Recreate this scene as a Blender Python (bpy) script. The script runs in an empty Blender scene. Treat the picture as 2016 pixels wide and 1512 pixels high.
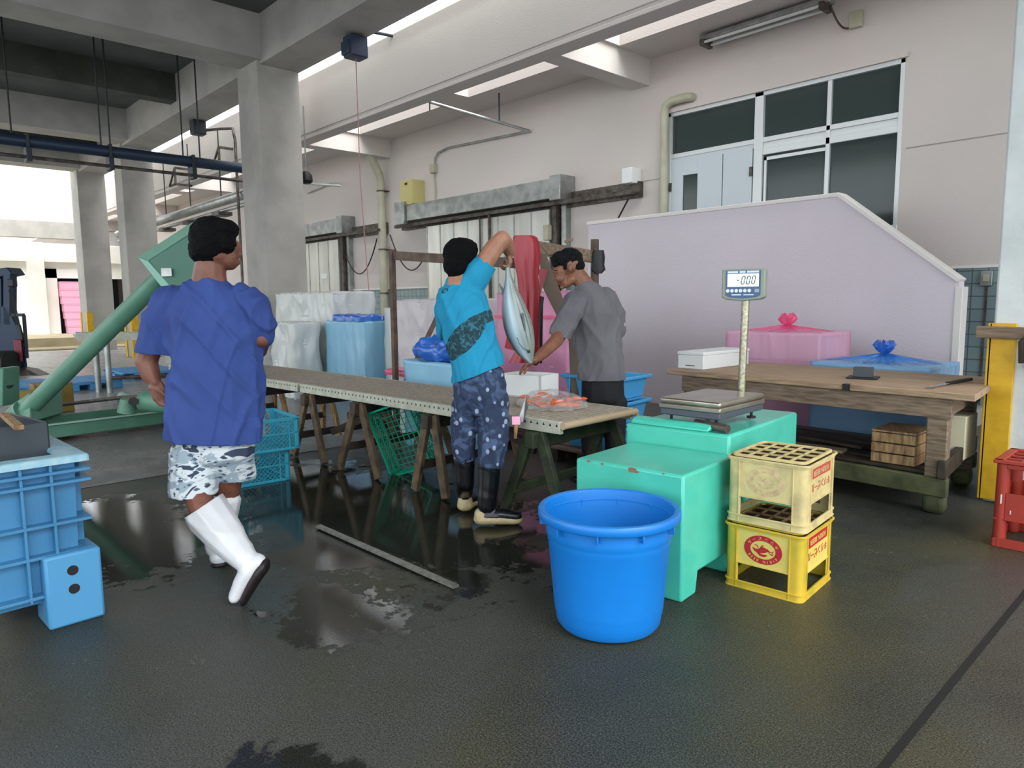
import bpy, bmesh, math, random
from mathutils import Vector as V, Matrix, noise
random.seed(7)
PI = math.pi
S = bpy.context.scene
COL = S.collection

# ---------------------------------------------------------------- camera
FPX, YAW, PITCH, ROLL, EYE = 1385.0, 0.8183, 0.1152, -0.0095, 1.33
_f = V((-math.sin(YAW)*math.cos(PITCH), math.cos(YAW)*math.cos(PITCH), -math.sin(PITCH)))
_r = V((math.cos(YAW), math.sin(YAW), 0)); _u = _r.cross(_f)
CR = _r*math.cos(ROLL)+_u*math.sin(ROLL); CU = -_r*math.sin(ROLL)+_u*math.cos(ROLL); CF = _f
cam = bpy.data.cameras.new('camera'); cam_o = bpy.data.objects.new('camera', cam); COL.objects.link(cam_o)
cam.sensor_width = 36; cam.lens = FPX/2016*36; cam.clip_end = 300; cam.clip_start = 0.05
cam_o.matrix_world = Matrix(((CR.x, CU.x, -CF.x, 0), (CR.y, CU.y, -CF.y, 0), (CR.z, CU.z, -CF.z, EYE), (0, 0, 0, 1)))
S.camera = cam_o
S.view_settings.view_transform = 'Standard'; S.view_settings.look = 'None'
S.view_settings.exposure = 1.3; S.view_settings.gamma = 1.0
S.cycles.max_bounces = 8; S.cycles.diffuse_bounces = 5; S.cycles.glossy_bounces = 4
S.cycles.transparent_max_bounces = 12
S.cycles.use_adaptive_sampling = True

# ---------------------------------------------------------------- overcast sky
W = bpy.data.worlds.new('overcast_sky'); S.world = W; W.use_nodes = True
wn = W.node_tree.nodes; wl = W.node_tree.links
bg = wn['Background']; tc = wn.new('ShaderNodeTexCoord'); sx = wn.new('ShaderNodeSeparateXYZ')
rp = wn.new('ShaderNodeValToRGB'); wl.new(tc.outputs['Generated'], sx.inputs[0]); wl.new(sx.outputs['Z'], rp.inputs[0])
rp.color_ramp.elements[0].position = 0.0; rp.color_ramp.elements[0].color = (1.0, 1.05, 1.1, 1)
rp.color_ramp.elements[1].position = 0.6; rp.color_ramp.elements[1].color = (.78, .80, .82, 1)
wl.new(rp.outputs[0], bg.inputs[0]); bg.inputs[1].default_value = 1.25

# very wide soft sun lamp, added to brighten the far building and yard
sun = bpy.data.lights.new('yard_fill_sun', 'SUN'); sun.energy = 1.9; sun.angle = math.radians(50); sun.color = (1.0, .98, .95)
sun_o = bpy.data.objects.new('yard_fill_sun', sun); COL.objects.link(sun_o); sun_o.location = (6, -3, 12)
sun_o.rotation_euler = V((-.62, .10, -.78)).to_track_quat('-Z', 'Y').to_euler()

# ---------------------------------------------------------------- geometry of the view (used only to read positions off the survey)
def ray(x, y): return CR*((x-1008)/FPX) - CU*((y-756)/FPX) + CF
C0 = V((0, 0, EYE))
def onz(x, y, z=0.0): d = ray(x, y); return C0 + d*((z-EYE)/d.z)
def ony(x, y, Y): d = ray(x, y); return C0 + d*(Y/d.y)
def onx(x, y, X): d = ray(x, y); return C0 + d*(X/d.x)
FH = V((-math.sin(YAW), math.cos(YAW), 0)); RH = V((math.cos(YAW), math.sin(YAW), 0)); UP = V((0, 0, 1))
def dep(x, y, D): d = ray(x, y); return C0 + d*(D/d.dot(FH))

# ---------------------------------------------------------------- materials
def lin(c):
    if isinstance(c, str):
        c = c.lstrip('#'); c = [int(c[i:i+2], 16)/255 for i in (0, 2, 4)]
        return tuple((v/12.92 if v <= .04045 else ((v+.055)/1.055)**2.4) for v in c)+(1,)
    return tuple(c)[:3]+(1,)
def mat(name, col, rough=.5, metal=0, col2=None, ns=8, bump=0, bs=60, trans=0, spec=None, alpha=1, sss=0, coat=0, contrast=(.35, .65), stretch=None, rough2=None):
    m = bpy.data.materials.new(name); m.use_nodes = True
    nt = m.node_tree; N = nt.nodes; L = nt.links; p = N['Principled BSDF']
    p.inputs['Base Color'].default_value = lin(col); p.inputs['Roughness'].default_value = rough
    p.inputs['Metallic'].default_value = metal; p.inputs['Alpha'].default_value = alpha
    if trans: p.inputs['Transmission Weight'].default_value = trans
    if spec is not None: p.inputs['Specular IOR Level'].default_value = spec
    if sss:
        p.inputs['Subsurface Weight'].default_value = sss; p.inputs['Subsurface Radius'].default_value = (.02, .01, .005)
    if coat: p.inputs['Coat Weight'].default_value = coat; p.inputs['Coat Roughness'].default_value = .15
    g = N.new('ShaderNodeNewGeometry'); src = g.outputs['Position']
    if stretch:
        mp = N.new('ShaderNodeMapping'); L.new(src, mp.inputs[0]); mp.inputs['Scale'].default_value = stretch; src = mp.outputs[0]
    if col2 or rough2 is not None:
        t = N.new('ShaderNodeTexNoise'); t.inputs['Scale'].default_value = ns; t.inputs['Detail'].default_value = 6; L.new(src, t.inputs['Vector'])
        r = N.new('ShaderNodeMapRange'); r.inputs[1].default_value = contrast[0]; r.inputs[2].default_value = contrast[1]; L.new(t.outputs['Fac'], r.inputs[0])
        if col2:
            mx = N.new('ShaderNodeMix'); mx.data_type = 'RGBA'; mx.inputs[6].default_value = lin(col); mx.inputs[7].default_value = lin(col2)
            L.new(r.outputs[0], mx.inputs[0]); L.new(mx.outputs[2], p.inputs['Base Color'])
        if rough2 is not None:
            q = N.new('ShaderNodeMapRange'); q.inputs[3].default_value = rough; q.inputs[4].default_value = rough2; L.new(r.outputs[0], q.inputs[0]); L.new(q.outputs[0], p.inputs['Roughness'])
    if bump:
        t = N.new('ShaderNodeTexNoise'); t.inputs['Scale'].default_value = bs; t.inputs['Detail'].default_value = 4; L.new(src, t.inputs['Vector'])
        b = N.new('ShaderNodeBump'); b.inputs['Strength'].default_value = bump; b.inputs['Distance'].default_value = .01; L.new(t.outputs['Fac'], b.inputs['Height']); L.new(b.outputs[0], p.inputs['Normal'])
    return m

def floor_mat():
    m = bpy.data.materials.new('wet_concrete_floor'); m.use_nodes = True
    nt = m.node_tree; N = nt.nodes; L = nt.links; p = N['Principled BSDF']
    g = N.new('ShaderNodeNewGeometry'); pos = g.outputs['Position']
    def noise_(sc, det=6, rough=.55, vec=pos, dist=0):
        t = N.new('ShaderNodeTexNoise'); t.inputs['Scale'].default_value = sc; t.inputs['Detail'].default_value = det; t.inputs['Roughness'].default_value = rough; t.inputs['Distortion'].default_value = dist; L.new(vec, t.inputs['Vector']); return t.outputs['Fac']
    def rng(a, f0, f1, t0=0, t1=1):
        r = N.new('ShaderNodeMapRange'); r.inputs[1].default_value = f0; r.inputs[2].default_value = f1; r.inputs[3].default_value = t0; r.inputs[4].default_value = t1; L.new(a, r.inputs[0]); return r.outputs[0]
    def mth(op, a, b):
        r = N.new('ShaderNodeMath'); r.operation = op
        for i, v in enumerate((a, b)):
            if isinstance(v, (int, float)): r.inputs[i].default_value = v
            else: L.new(v, r.inputs[i])
        return r.outputs[0]
    def mix(f, a, b):
        x = N.new('ShaderNodeMix'); x.data_type = 'RGBA'
        L.new(f, x.inputs[0])
        for i, v in ((6, a), (7, b)):
            if isinstance(v, (tuple, str)): x.inputs[i].default_value = lin(v)
            else: L.new(v, x.inputs[i])
        return x.outputs[2]
    sep = N.new('ShaderNodeSeparateXYZ'); L.new(pos, sep.inputs[0])
    big = noise_(.9, 5, .5, dist=.6); med = noise_(4, 8, .65); fine = noise_(45, 6, .7)
    # drier, paler slab (partly painted yard reflection) west of the joint at x=-5.85
    dry = rng(sep.outputs[0], -5.83, -5.87)
    # standing water under and in front of the conveyor
    def blob(cx, cy, rx, ry):
        a = mth('DIVIDE', mth('SUBTRACT', sep.outputs[0], cx), rx); b = mth('DIVIDE', mth('SUBTRACT', sep.outputs[1], cy), ry)
        d = mth('ADD', mth('MULTIPLY', a, a), mth('MULTIPLY', b, b)); return mth('SUBTRACT', 1.0, d)
    pud = mth('MAXIMUM', blob(-4.0, 2.35, 1.9, .95), blob(-4.6, 1.0, 1.1, .55))
    pud = mth('MAXIMUM', pud, mth('SUBTRACT', blob(-2.75, 1.42, .6, .35), .35)); pud = mth('MAXIMUM', pud, mth('SUBTRACT', blob(-1.72, .80, .42, .2), .3))
    pud = mth('ADD', pud, mth('ADD', mth('MULTIPLY', mth('SUBTRACT', noise_(2.6, 7, .6, dist=.8), .5), 2.6), mth('MULTIPLY', mth('SUBTRACT', noise_(14, 6, .7), .5), 1.6)))
    pm = rng(pud, .05, .28)
    dark = mix(rng(med, .3, .7), (.014, .018, .015), (.040, .046, .037))
    olive = mix(rng(big, .42, .60), dark, (.058, .054, .022)); olive = mix(rng(noise_(.55, 4, .5, dist=.9), .52, .6), olive, (.058, .062, .055)); grain = noise_(170, 3, .8); olive = mix(rng(grain, .42, .62, 0, .75), olive, (.105, .108, .095)); olive = mix(rng(grain, .50, .36, 0, .8), olive, (.012, .014, .012))
    spk = mix(rng(fine, .58, .72, 0, .5), olive, (.11, .12, .105))
    pale = mix(rng(med, .35, .7), (.15, .15, .145), (.23, .23, .225)); pale = mix(rng(sep.outputs[0], -9, -16), pale, (.40, .41, .41))  # pale tones also paint in the bright yard's reflection, stronger westwards
    base = mix(dry, spk, pale)
    base = mix(mth('MULTIPLY', pm, .8), base, (.010, .011, .008))
    L.new(base, p.inputs['Base Color'])
    ro = rng(mth('ADD', mth('MULTIPLY', big, .6), mth('MULTIPLY', med, .4)), .40, .62, .07, .27)
    ro = mth('ADD', ro, rng(fine, .3, .8, -.04, .08))
    ro = mth('ADD', ro, mth('MULTIPLY', dry, .06))
    pmi = mth('SUBTRACT', 1.0, pm)
    ro = mth('ADD', mth('MULTIPLY', ro, pmi), mth('MULTIPLY', pm, .03))
    L.new(ro, p.inputs['Roughness'])
    b = N.new('ShaderNodeBump'); b.inputs['Distance'].default_value = .012
    h = mth('ADD', mth('MULTIPLY', noise_(95, 5, .7), .9), mth('MULTIPLY', noise_(9, 4, .55), .5)); L.new(h, b.inputs['Height'])
    L.new(mth('ADD', mth('MULTIPLY', pmi, .6), .015), b.inputs['Strength']); L.new(b.outputs[0], p.inputs['Normal'])
    p.inputs['IOR'].default_value = 1.36
    return m

M = {}
M['floor'] = floor_mat()
M['wall'] = mat('pink_white_wall_paint', '#cfc6c2', .75, col2='#c9c4be', ns=.8, bump=.35, bs=55)
M['wall2'] = mat('pale_lilac_rendered_wall', '#dbd5dd', .8, col2='#d6d0d7', ns=1.1, bump=.4, bs=60)
M['trimw'] = mat('white_coping', '#e4e2de', .6, bump=.1)
M['conc'] = mat('painted_concrete', '#aba8a2', .8, col2='#9d9b95', ns=1.6, bump=.25, bs=30, contrast=(.4, .6))
M['conc_d'] = mat('dark_raw_concrete', '#4b4d46', .9, col2='#3a3d38', ns=2.5, bump=.4, bs=20)
M['ceil'] = mat('dark_ceiling_slab', '#5c605c', .9, col2='#4c524f', ns=1.2)
M['pillar'] = mat('white_painted_pillar', '#d5dcdc', .7, col2='#c4cccc', ns=3, bump=.3, bs=25)
M['steel'] = mat('galvanised_steel', '#aeb2b0', .38, .75, col2='#8c918f', ns=5, bump=.15, bs=20)
M['steel_d'] = mat('grimy_steel', '#6a6660', .55, .6, col2='#4a3f38', ns=9)
M['door'] = mat('cold_store_door_sheet', '#b9bbb4', .35, .55, col2='#cfcfc8', ns=3, stretch=(1.5, 1.5, .3), bump=.1, bs=6)
M['alu'] = mat('aluminium_frame', '#d7dcdd', .4, .3)
M['glass'] = mat('dark_window_glass', '#3a4644', .12, 0, spec=.35)
M['doorw'] = mat('white_door_leaf', '#c5d0d6', .45)
M['pipe'] = mat('beige_pvc_pipe', '#b6b59f', .5, col2='#a8a690', ns=5)
M['dark'] = mat('dark_metal', '#2c3238', .5, .3)
M['navy'] = mat('dark_blue_pipe_paint', '#25364c', .45, .2)
M['black'] = mat('black_rubber', '#0c0d10', .5)
M['yel'] = mat('yellow_guard_paint', '#d9ae1a', .55, col2='#c89c12', ns=12, bump=.1)
M['boxy'] = mat('ochre_cabinet_paint', '#b7ae74', .5)
M['wood'] = mat('weathered_wood', '#8c7a66', .75, col2='#665646', ns=10, bump=.3, bs=30, stretch=(.6, 6, 6))
M['woodt'] = mat('bench_top_wood', '#b0967a', .7, col2='#8a745c', ns=8, bump=.25, bs=26, stretch=(.5, 8, 8))
M['woodd'] = mat('dark_wet_wood', '#3c3026', .6, col2='#241d17', ns=9, bump=.3, bs=30)
M['woodg'] = mat('algae_green_wood', '#5d6140', .7, col2='#3d4229', ns=8, bump=.3, bs=30)
M['woodg2'] = mat('black_green_trestle_wood', '#1d2419', .7, col2='#2e3a20', ns=14, bump=.3, bs=40)
M['woodl'] = mat('tan_wood', '#a98b62', .7, col2='#6e5337', ns=8, bump=.2, bs=30, stretch=(6, 6, 1))
M['mint'] = mat('mint_green_paint', '#4bc4ae', .35, col2='#43b9a3', ns=5, bump=.12, bs=18, coat=.3)
M['tub'] = mat('bright_blue_plastic', '#0f79cf', .38, col2='#0d72c6', ns=3, bump=.03, bs=80)
M['binb'] = mat('blue_container_plastic', '#4284b0', .45, col2='#3a7aa6', ns=4, bump=.05)
M['turq'] = mat('turquoise_crate_plastic', '#2e9ab5', .45)
M['crateg'] = mat('green_crate_plastic', '#0f9f7c', .35)
M['crateb'] = mat('blue_crate_plastic', '#4da4dc', .45)
M['cratey'] = mat('yellow_crate_plastic', '#cdae34', .5, col2='#9b9a2a', ns=9, contrast=(.45, .8), bump=.05)
M['cratec'] = mat('faded_cream_crate_plastic', '#cdbd85', .6, col2='#a99c70', ns=12, contrast=(.45, .75), bump=.1)
M['panely'] = mat('pale_yellow_panel', '#dcc66a', .5, col2='#c9bc50', ns=8, contrast=(.5, .8))
M['cratein'] = mat('brown_stained_grid', '#a78a5c', .6, col2='#6d5232', ns=20)
M['redp'] = mat('red_print', '#b3212c', .5)
M['redpf'] = mat('faded_red_print', '#b5483c', .6)
M['redc'] = mat('red_crate_plastic', '#a03226', .45, col2='#983024', ns=6)
M['white'] = mat('white_foam', '#dfe3e3', .7, bump=.1, bs=150)
M['pinkf'] = mat('pink_foam', '#eaa9c6', .7)
M['green'] = mat('green_machine_paint', '#5b8c78', .45, col2='#50806c', ns=4)
M['greend'] = mat('darker_machine_green', '#3f6f5e', .5)
M['totem'] = mat('dark_grey_tote', '#3b444b', .55)
M['pallet'] = mat('blue_pallet_plastic', '#4f97cf', .5)
M['bldg'] = mat('white_building', '#f0f0ec', .8, col2='#dcdcd4', ns=.5)
M['yard'] = mat('pale_yard_concrete', '#c2c2bc', .45, col2='#b0b1ab', ns=1, bump=.1, bs=10)
M['tan'] = mat('sandy_plinth', '#b9ad90', .8, col2='#a79a7c', ns=2)
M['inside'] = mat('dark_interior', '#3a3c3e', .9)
def tile_mat():
    m = mat('blue_grey_wall_tiles', '#869c9f', .3)
    N = m.node_tree.nodes; L = m.node_tree.links; p = N['Principled BSDF']
    g = N.new('ShaderNodeNewGeometry'); mp = N.new('ShaderNodeMapping'); mp.vector_type = 'POINT'
    mp.inputs['Rotation'].default_value = (PI/2, 0, 0); L.new(g.outputs['Position'], mp.inputs[0])
    b = N.new('ShaderNodeTexBrick'); b.offset = 0; b.inputs['Scale'].default_value = 1
    b.inputs['Brick Width'].default_value = .145; b.inputs['Row Height'].default_value = .135; b.inputs['Mortar Size'].default_value = .006
    b.inputs['Color1'].default_value = lin('#7d9499'); b.inputs['Color2'].default_value = lin('#768c91'); b.inputs['Mortar'].default_value = lin('#525c5c')
    L.new(mp.outputs[0], b.inputs[0]); L.new(b.outputs['Color'], p.inputs['Base Color']); return m
M['tile'] = tile_mat()

# ---------------------------------------------------------------- mesh builder
class MB:
    def __init__(s): s.v = []; s.f = []
    def add(s, vs, fs):
        o = len(s.v); s.v += [V(p) for p in vs]; s.f += [tuple(i+o for i in f) for f in fs]; return s
    def box(s, x0, x1, y0, y1, z0, z1):
        return s.obox(V(((x0+x1)/2, (y0+y1)/2, (z0+z1)/2)), V((1, 0, 0)), V((0, 1, 0)), V((0, 0, 1)), abs(x1-x0), abs(y1-y0), abs(z1-z0))
    def obox(s, c, ax, ay, az, a, b, h):
        c = V(c); P = [c+ax*(i*a/2)+ay*(j*b/2)+az*(k*h/2) for k in (-1, 1) for j in (-1, 1) for i in (-1, 1)]
        return s.add(P, [(0, 2, 3, 1), (4, 5, 7, 6), (0, 1, 5, 4), (2, 6, 7, 3), (0, 4, 6, 2), (1, 3, 7, 5)])
    def bar(s, p0, p1, w, h, up=(0, 0, 1), ext=0):
        p0 = V(p0); p1 = V(p1); d = (p1-p0); l = d.length; d.normalize(); up = V(up)
        if abs(d.dot(up)) > .99: up = V((0, 1, 0))
        a = d.cross(up).normalized(); b = a.cross(d).normalized()
        return s.obox((p0+p1)/2, d, a, b, l+2*ext, w, h)
    def tube(s, pts, r, n=12, cap=True, close=False):
        pts = [V(p) for p in pts]; m = len(pts); rs = r if isinstance(r, (list, tuple)) else [r]*m
        o = len(s.v); ref = None; rings = []
        for i in range(m):
            if close: t = (pts[(i+1) % m]-pts[i-1])
            else: t = (pts[min(i+1, m-1)]-pts[max(i-1, 0)])
            t.normalize()
            if ref is None:
                ref = V((0, 0, 1)) if abs(t.z) < .9 else V((1, 0, 0))
            a = (ref-t*ref.dot(t)).normalized(); b = t.cross(a); ref = a
            for k in range(n):
                q = 2*PI*k/n; s.v.append(pts[i]+(a*math.cos(q)+b*math.sin(q))*rs[i])
        for i in range(m if close else m-1):
            i2 = (i+1) % m
            for k in range(n):
                k2 = (k+1) % n; s.f.append((o+i*n+k, o+i*n+k2, o+i2*n+k2, o+i2*n+k))
        if cap and not close:
            s.f.append(tuple(o+k for k in reversed(range(n)))); s.f.append(tuple(o+(m-1)*n+k for k in range(n)))
        return s
    def lathe(s, prof, c=(0, 0, 0), n=64, close=False):
        c = V(c); o = len(s.v); m = len(prof)
        for r, z in prof:
            for k in range(n): q = 2*PI*k/n; s.v.append(c+V((r*math.cos(q), r*math.sin(q), z)))
        for i in range(m-1 if not close else m):
            i2 = (i+1) % m
            for k in range(n):
                k2 = (k+1) % n; s.f.append((o+i*n+k, o+i*n+k2, o+i2*n+k2, o+i2*n+k))
        return s
    def prism(s, poly, ext):
        ext = V(ext); poly = [V(p) for p in poly]; n = len(poly)
        return s.add(poly+[p+ext for p in poly], [tuple(reversed(range(n))), tuple(range(n, 2*n))]+[(i, (i+1) % n, n+(i+1) % n, n+i) for i in range(n)])
    def loft(s, rings, cap=True, closed=True):
        o = len(s.v); n = len(rings[0])
        for r in rings: s.v += [V(p) for p in r]
        for i in range(len(rings)-1):
            for k in range(n if closed else n-1):
                k2 = (k+1) % n; s.f.append((o+i*n+k, o+i*n+k2, o+(i+1)*n+k2, o+(i+1)*n+k))
        if cap and closed:
            s.f.append(tuple(o+k for k in reversed(range(n)))); s.f.append(tuple(o+(len(rings)-1)*n+k for k in range(n)))
        return s
def pmat(par):
    return Matrix.Translation(par.location) @ par.rotation_euler.to_matrix().to_4x4()
def wmat(par):
    m = pmat(par)
    while par.parent: par = par.parent; m = pmat(par) @ m
    return m
def finish(o, parent, world):
    COL.objects.link(o)
    if parent:
        o.parent = parent
        if world: o.data.transform(wmat(parent).inverted())
    return o
def build(name, mb, m, parent=None, world=True, bevel=0, smooth=False, recalc=True, kind=None, solid=0, seg=2):
    me = bpy.data.meshes.new(name)
    me.from_pydata([tuple(v) for v in mb.v], [], mb.f)
    if recalc:
        b = bmesh.new(); b.from_mesh(me); bmesh.ops.recalc_face_normals(b, faces=b.faces); b.to_mesh(me); b.free()
    me.materials.append(M[m] if isinstance(m, str) else m)
    o = bpy.data.objects.new(name, me); finish(o, parent, world)
    if solid:
        q = o.modifiers.new('solid', 'SOLIDIFY'); q.thickness = solid; q.offset = 0
    if bevel:
        q = o.modifiers.new('bevel', 'BEVEL'); q.width = bevel; q.segments = seg; q.limit_method = 'ANGLE'; q.angle_limit = math.radians(40)
    if smooth or bevel:
        for p in me.polygons: p.use_smooth = True
        if hasattr(me, 'set_sharp_from_angle'): me.set_sharp_from_angle(angle=math.radians(42))
    if kind: o['kind'] = kind
    return o
def thing(name, label, cat, loc=(0, 0, 0), rz=0, group=None):
    o = bpy.data.objects.new(name, None); COL.objects.link(o); o.location = loc; o.rotation_euler = (0, 0, rz)
    o.empty_display_size = .1
    o['label'] = label; o['category'] = cat
    if group: o['group'] = group
    return o
def tag(o, label, cat, group=None):
    o['label'] = label; o['category'] = cat
    if group: o['group'] = group
    return o
def dup(root, loc, rz=0, label=None, group=None):
    r = root.copy(); COL.objects.link(r); r.location = loc; r.rotation_euler = (0, 0, rz)
    if label: r['label'] = label
    if group: r['group'] = group
    def rec(src, dst):
        for ch in [c for c in root_children[src.name]]:
            c = ch.copy(); COL.objects.link(c); c.parent = dst
            if ch.name in root_children: rec(ch, c)
    root_children = {}
    def scan(o):
        root_children[o.name] = [c for c in bpy.data.objects if c.parent == o]
        for c in root_children[o.name]: scan(c)
    scan(root); rec(root, r)
    return r
def text(name, s, size, m, parent, Mx, depth=.0006, world=True, sx=1.0, bold=.006):
    cu = bpy.data.curves.new(name, 'FONT'); cu.body = s; cu.size = size; cu.align_x = 'CENTER'; cu.align_y = 'CENTER'; cu.extrude = depth; cu.resolution_u = 3; cu.offset = size*bold
    o = bpy.data.objects.new(name, cu); COL.objects.link(o)
    me = bpy.data.meshes.new_from_object(o.evaluated_get(bpy.context.evaluated_depsgraph_get()))
    bpy.data.objects.remove(o); me.transform(Matrix.Scale(sx, 4, (1, 0, 0))); me.transform(Mx)
    me.materials.clear(); me.materials.append(M[m] if isinstance(m, str) else m)
    o = bpy.data.objects.new(name, me); return finish(o, parent, world)
def frame(o, x, y):   # matrix with origin o, local x, local y, z = x cross y
    x = V(x).normalized(); y = V(y).normalized(); z = x.cross(y)
    return Matrix(((x.x, y.x, z.x, o[0]), (x.y, y.y, z.y, o[1]), (x.z, y.z, z.z, o[2]), (0, 0, 0, 1)))
def catenary(a, b, sag, n=16):
    a = V(a); b = V(b); return [a.lerp(b, i/n)-V((0, 0, sag*4*(i/n)*(1-i/n))) for i in range(n+1)]
# ================================================================ the setting
YW = 8.8                                   # back wall plane
XL = -25.0                                 # west end of the hall
b = MB().box(XL, 9, -30, YW, -.2, 0); build('floor', b, 'floor', kind='structure')
b = MB().box(-70, XL, -25, 40, -.25, -.03); build('ground_yard', b, 'yard', kind='structure')
# floor joints: thin dark saw cuts
b = MB(); b.box(-.66, -.635, -3, 5.3, .0, .0015); b.box(-5.87, -5.85, -6, YW, 0, .0015)
build('trim_1', b, mat('dark_floor_joint', '#101210', .6), kind='structure')
# steel edge bar lying in the wet floor in front of the conveyor
# back wall with window opening
wx0, wx1, wz0, wz1 = -6.07, -2.95, 2.10, 3.99
b = MB(); b.box(-60, wx0, YW, YW+.25, 0, 5.4); b.box(wx1, 9, YW, YW+.25, 0, 5.4)
b.box(wx0, wx1, YW, YW+.25, wz1, 5.4); b.box(-4.74, wx1, YW, YW+.25, 0, wz0); b.box(wx0, -4.74, YW, YW+.25, 0, 1.3)
build('wall_back', b, 'wall', kind='structure')
b = MB().box(-30, -.9, YW-.012, YW-.001, .0, 1.65); build('trim_2', b, 'tile', kind='structure')
b = MB().box(-30, -.9, YW-.03, YW-.001, 1.65, 1.68); build('trim_3', b, 'trimw', kind='structure')
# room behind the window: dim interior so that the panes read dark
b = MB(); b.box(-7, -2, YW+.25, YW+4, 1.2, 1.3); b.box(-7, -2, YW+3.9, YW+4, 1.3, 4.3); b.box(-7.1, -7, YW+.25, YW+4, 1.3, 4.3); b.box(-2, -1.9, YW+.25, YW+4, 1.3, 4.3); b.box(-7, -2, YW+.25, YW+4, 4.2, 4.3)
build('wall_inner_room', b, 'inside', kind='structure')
# high ceiling and its beams
ZC, ZB = 6.1, 5.32
b = MB().box(XL-.2, 3.6, -4.6, 6.05, ZC, ZC+.25); build('ceiling', b, 'ceil', kind='structure')
b = MB().box(XL, 3.6, 5.35, 6.05, ZB, ZC); b.box(XL, 3.6, -4.6, -4.0, ZB, ZC); build('ceiling_beam', b, 'conc', kind='structure')
b = MB()
for x in (-12.45, -20.1, -25.0, -3.2+2.1): b.box(x, x+.72, -4.0, 5.35, ZB+.06, ZC)
build('ceiling_cross_beam', b, 'conc', kind='structure')
b = MB()
for x in (-16.2, -22.6): b.box(x, x+.36, -4.0, 5.35, 5.56, ZC)
build('ceiling_secondary_beam', b, 'conc_d', kind='structure')
# pillars
def pillar(x0, x1, y0, y1, zt, m, n):
    b = MB().box(x0, x1, y0, y1, 0, zt); o = build('pillar', b, m, kind='structure', bevel=.015); return o
pillar(-12.62, -11.8, 5.3, 6.05, ZC, 'conc', 1)
pillar(-20.6, -19.95, 5.3, 6.05, ZC, 'conc', 2)
pillar(-25.4, -24.55, 5.3, 6.05, ZC, 'conc', 3)
pillar(-1.19, -.35, 5.36, 6.2, ZC, 'pillar', 4)
for x in (-12.62, -20.6, -25.4): pillar(x, x+.8, -4.65, -3.95, ZC, 'conc', 5)
# lower roof next to the back wall: fascia beam, slab with skylight openings, ribs
ZS = 4.45
b = MB(); b.box(-60, 9, 6.62, 6.9, ZS+.1, 5.55); b.box(-60, 9, 6.64, 6.9, ZS+.05, ZS+.1); b.box(-60, 9, 6.62, 6.9, ZS, ZS+.05)
build('wall_fascia', b, 'wall', kind='structure', bevel=.006)
b = MB()
ribs = [-1.35, -6.70, -13.45, -20.2, -26.9, -33.6]
b.box(-60, 9, 8.03, YW, 4.82, 5.0)
xs = []
for i in range(len(ribs)-1):
    x1 = ribs[i]; x0 = ribs[i+1]+.3
    m_ = (x0+x1)/2
    xs += [(x0, x0+.05), (m_-.33, m_+.33), (x1-.42, x1+.3)]
for a, c in xs: b.box(a, c, 6.9, 8.03, 4.82, 5.0)
b.box(-60, -33.6, 6.9, 8.03, 4.82, 5.0); b.box(-1.05, 9, 6.9, 8.03, 4.82, 5.0)
build('ceiling_lower_roof', b, 'wall', kind='structure')
b = MB()
for x in ribs: b.box(x, x+.3, 6.9, YW, ZS, 4.83)
build('ceiling_rib', b, 'wall', kind='structure', bevel=.006)
# stair parapet
A = [(-6.56, 7.63, 0), (-1.99, 7.63, 0), (-1.99, 7.63, 1.48), (-3.14, 7.63, 2.40), (-6.56, 7.63, 2.40)]
b = MB().prism(A, (0, .16, 0)); build('wall_stair_parapet', b, 'wall2', kind='structure')
b = MB()
def cop(p, q, w=.20, h=.045): b.bar((p[0], 7.71, p[1]), (q[0], 7.71, q[1]), w, h)
cop((-6.58, 2.415), (-3.13, 2.415)); cop((-3.14, 2.415), (-1.99, 1.495)); b.box(-2.02, -1.955, 7.62, 7.80, 0, 1.44)
build('trim_4', b, 'trimw', kind='structure', bevel=.006)
b = MB().box(-6.5, -3.3, 7.79, YW, 1.2, 1.32)
for i in range(7): b.box(-3.3+i*.19, -3.11+i*.19, 7.79, YW-.02, 0, 1.2-.17*i-.0)
build('floor_stair_landing', b, 'conc', kind='structure')
# window band and door over the landing
yf = YW+.03
def zat(px, py): return ony(px, py, yf+.02)
b = MB(); t = .05
b.box(wx0, wx1, yf-.03, yf+.07, wz1-t, wz1); b.box(wx0, wx0+t, yf-.03, yf+.07, 1.32, wz1); b.box(wx1-t, wx1, yf-.03, yf+.07, wz0, wz1)
b.box(-4.74, -4.62, yf-.03, yf+.07, 1.32, wz1); b.box(-4.62, wx1, yf-.05, yf+.07, wz0, wz0+.07); b.box(wx0, wx1, yf-.02, yf+.07, 3.36, 3.42); b.box(-4.62, wx1, yf-.02, yf+.07, 3.20, 3.28); b.box(-4.62, wx1, yf, yf+.07, 3.28, 3.36); b.box(-3.81, -3.76, yf-.02, yf+.07, 2.1, wz1)
w1 = build('window_1', b, 'alu', kind='structure', bevel=.004)
b = MB().box(wx0+t, wx1-t, yf+.02, yf+.03, 3.42, wz1-t); b.box(-4.62, wx1-t, yf+.02, yf+.03, wz0+.07, 3.2)
build('pane', b, 'glass', parent=w1)
b = MB(); b.box(-4.6, -3.78, yf-.005, yf+.018, 2.17, 2.21); b.box(-4.6, -3.78, yf-.005, yf+.018, 3.13, 3.17); b.box(-4.6, -4.57, yf-.005, yf+.018, 2.17, 3.17); b.box(-3.81, -3.78, yf-.005, yf+.018, 2.17, 3.17)
build('sash', b, 'alu', parent=w1)
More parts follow.
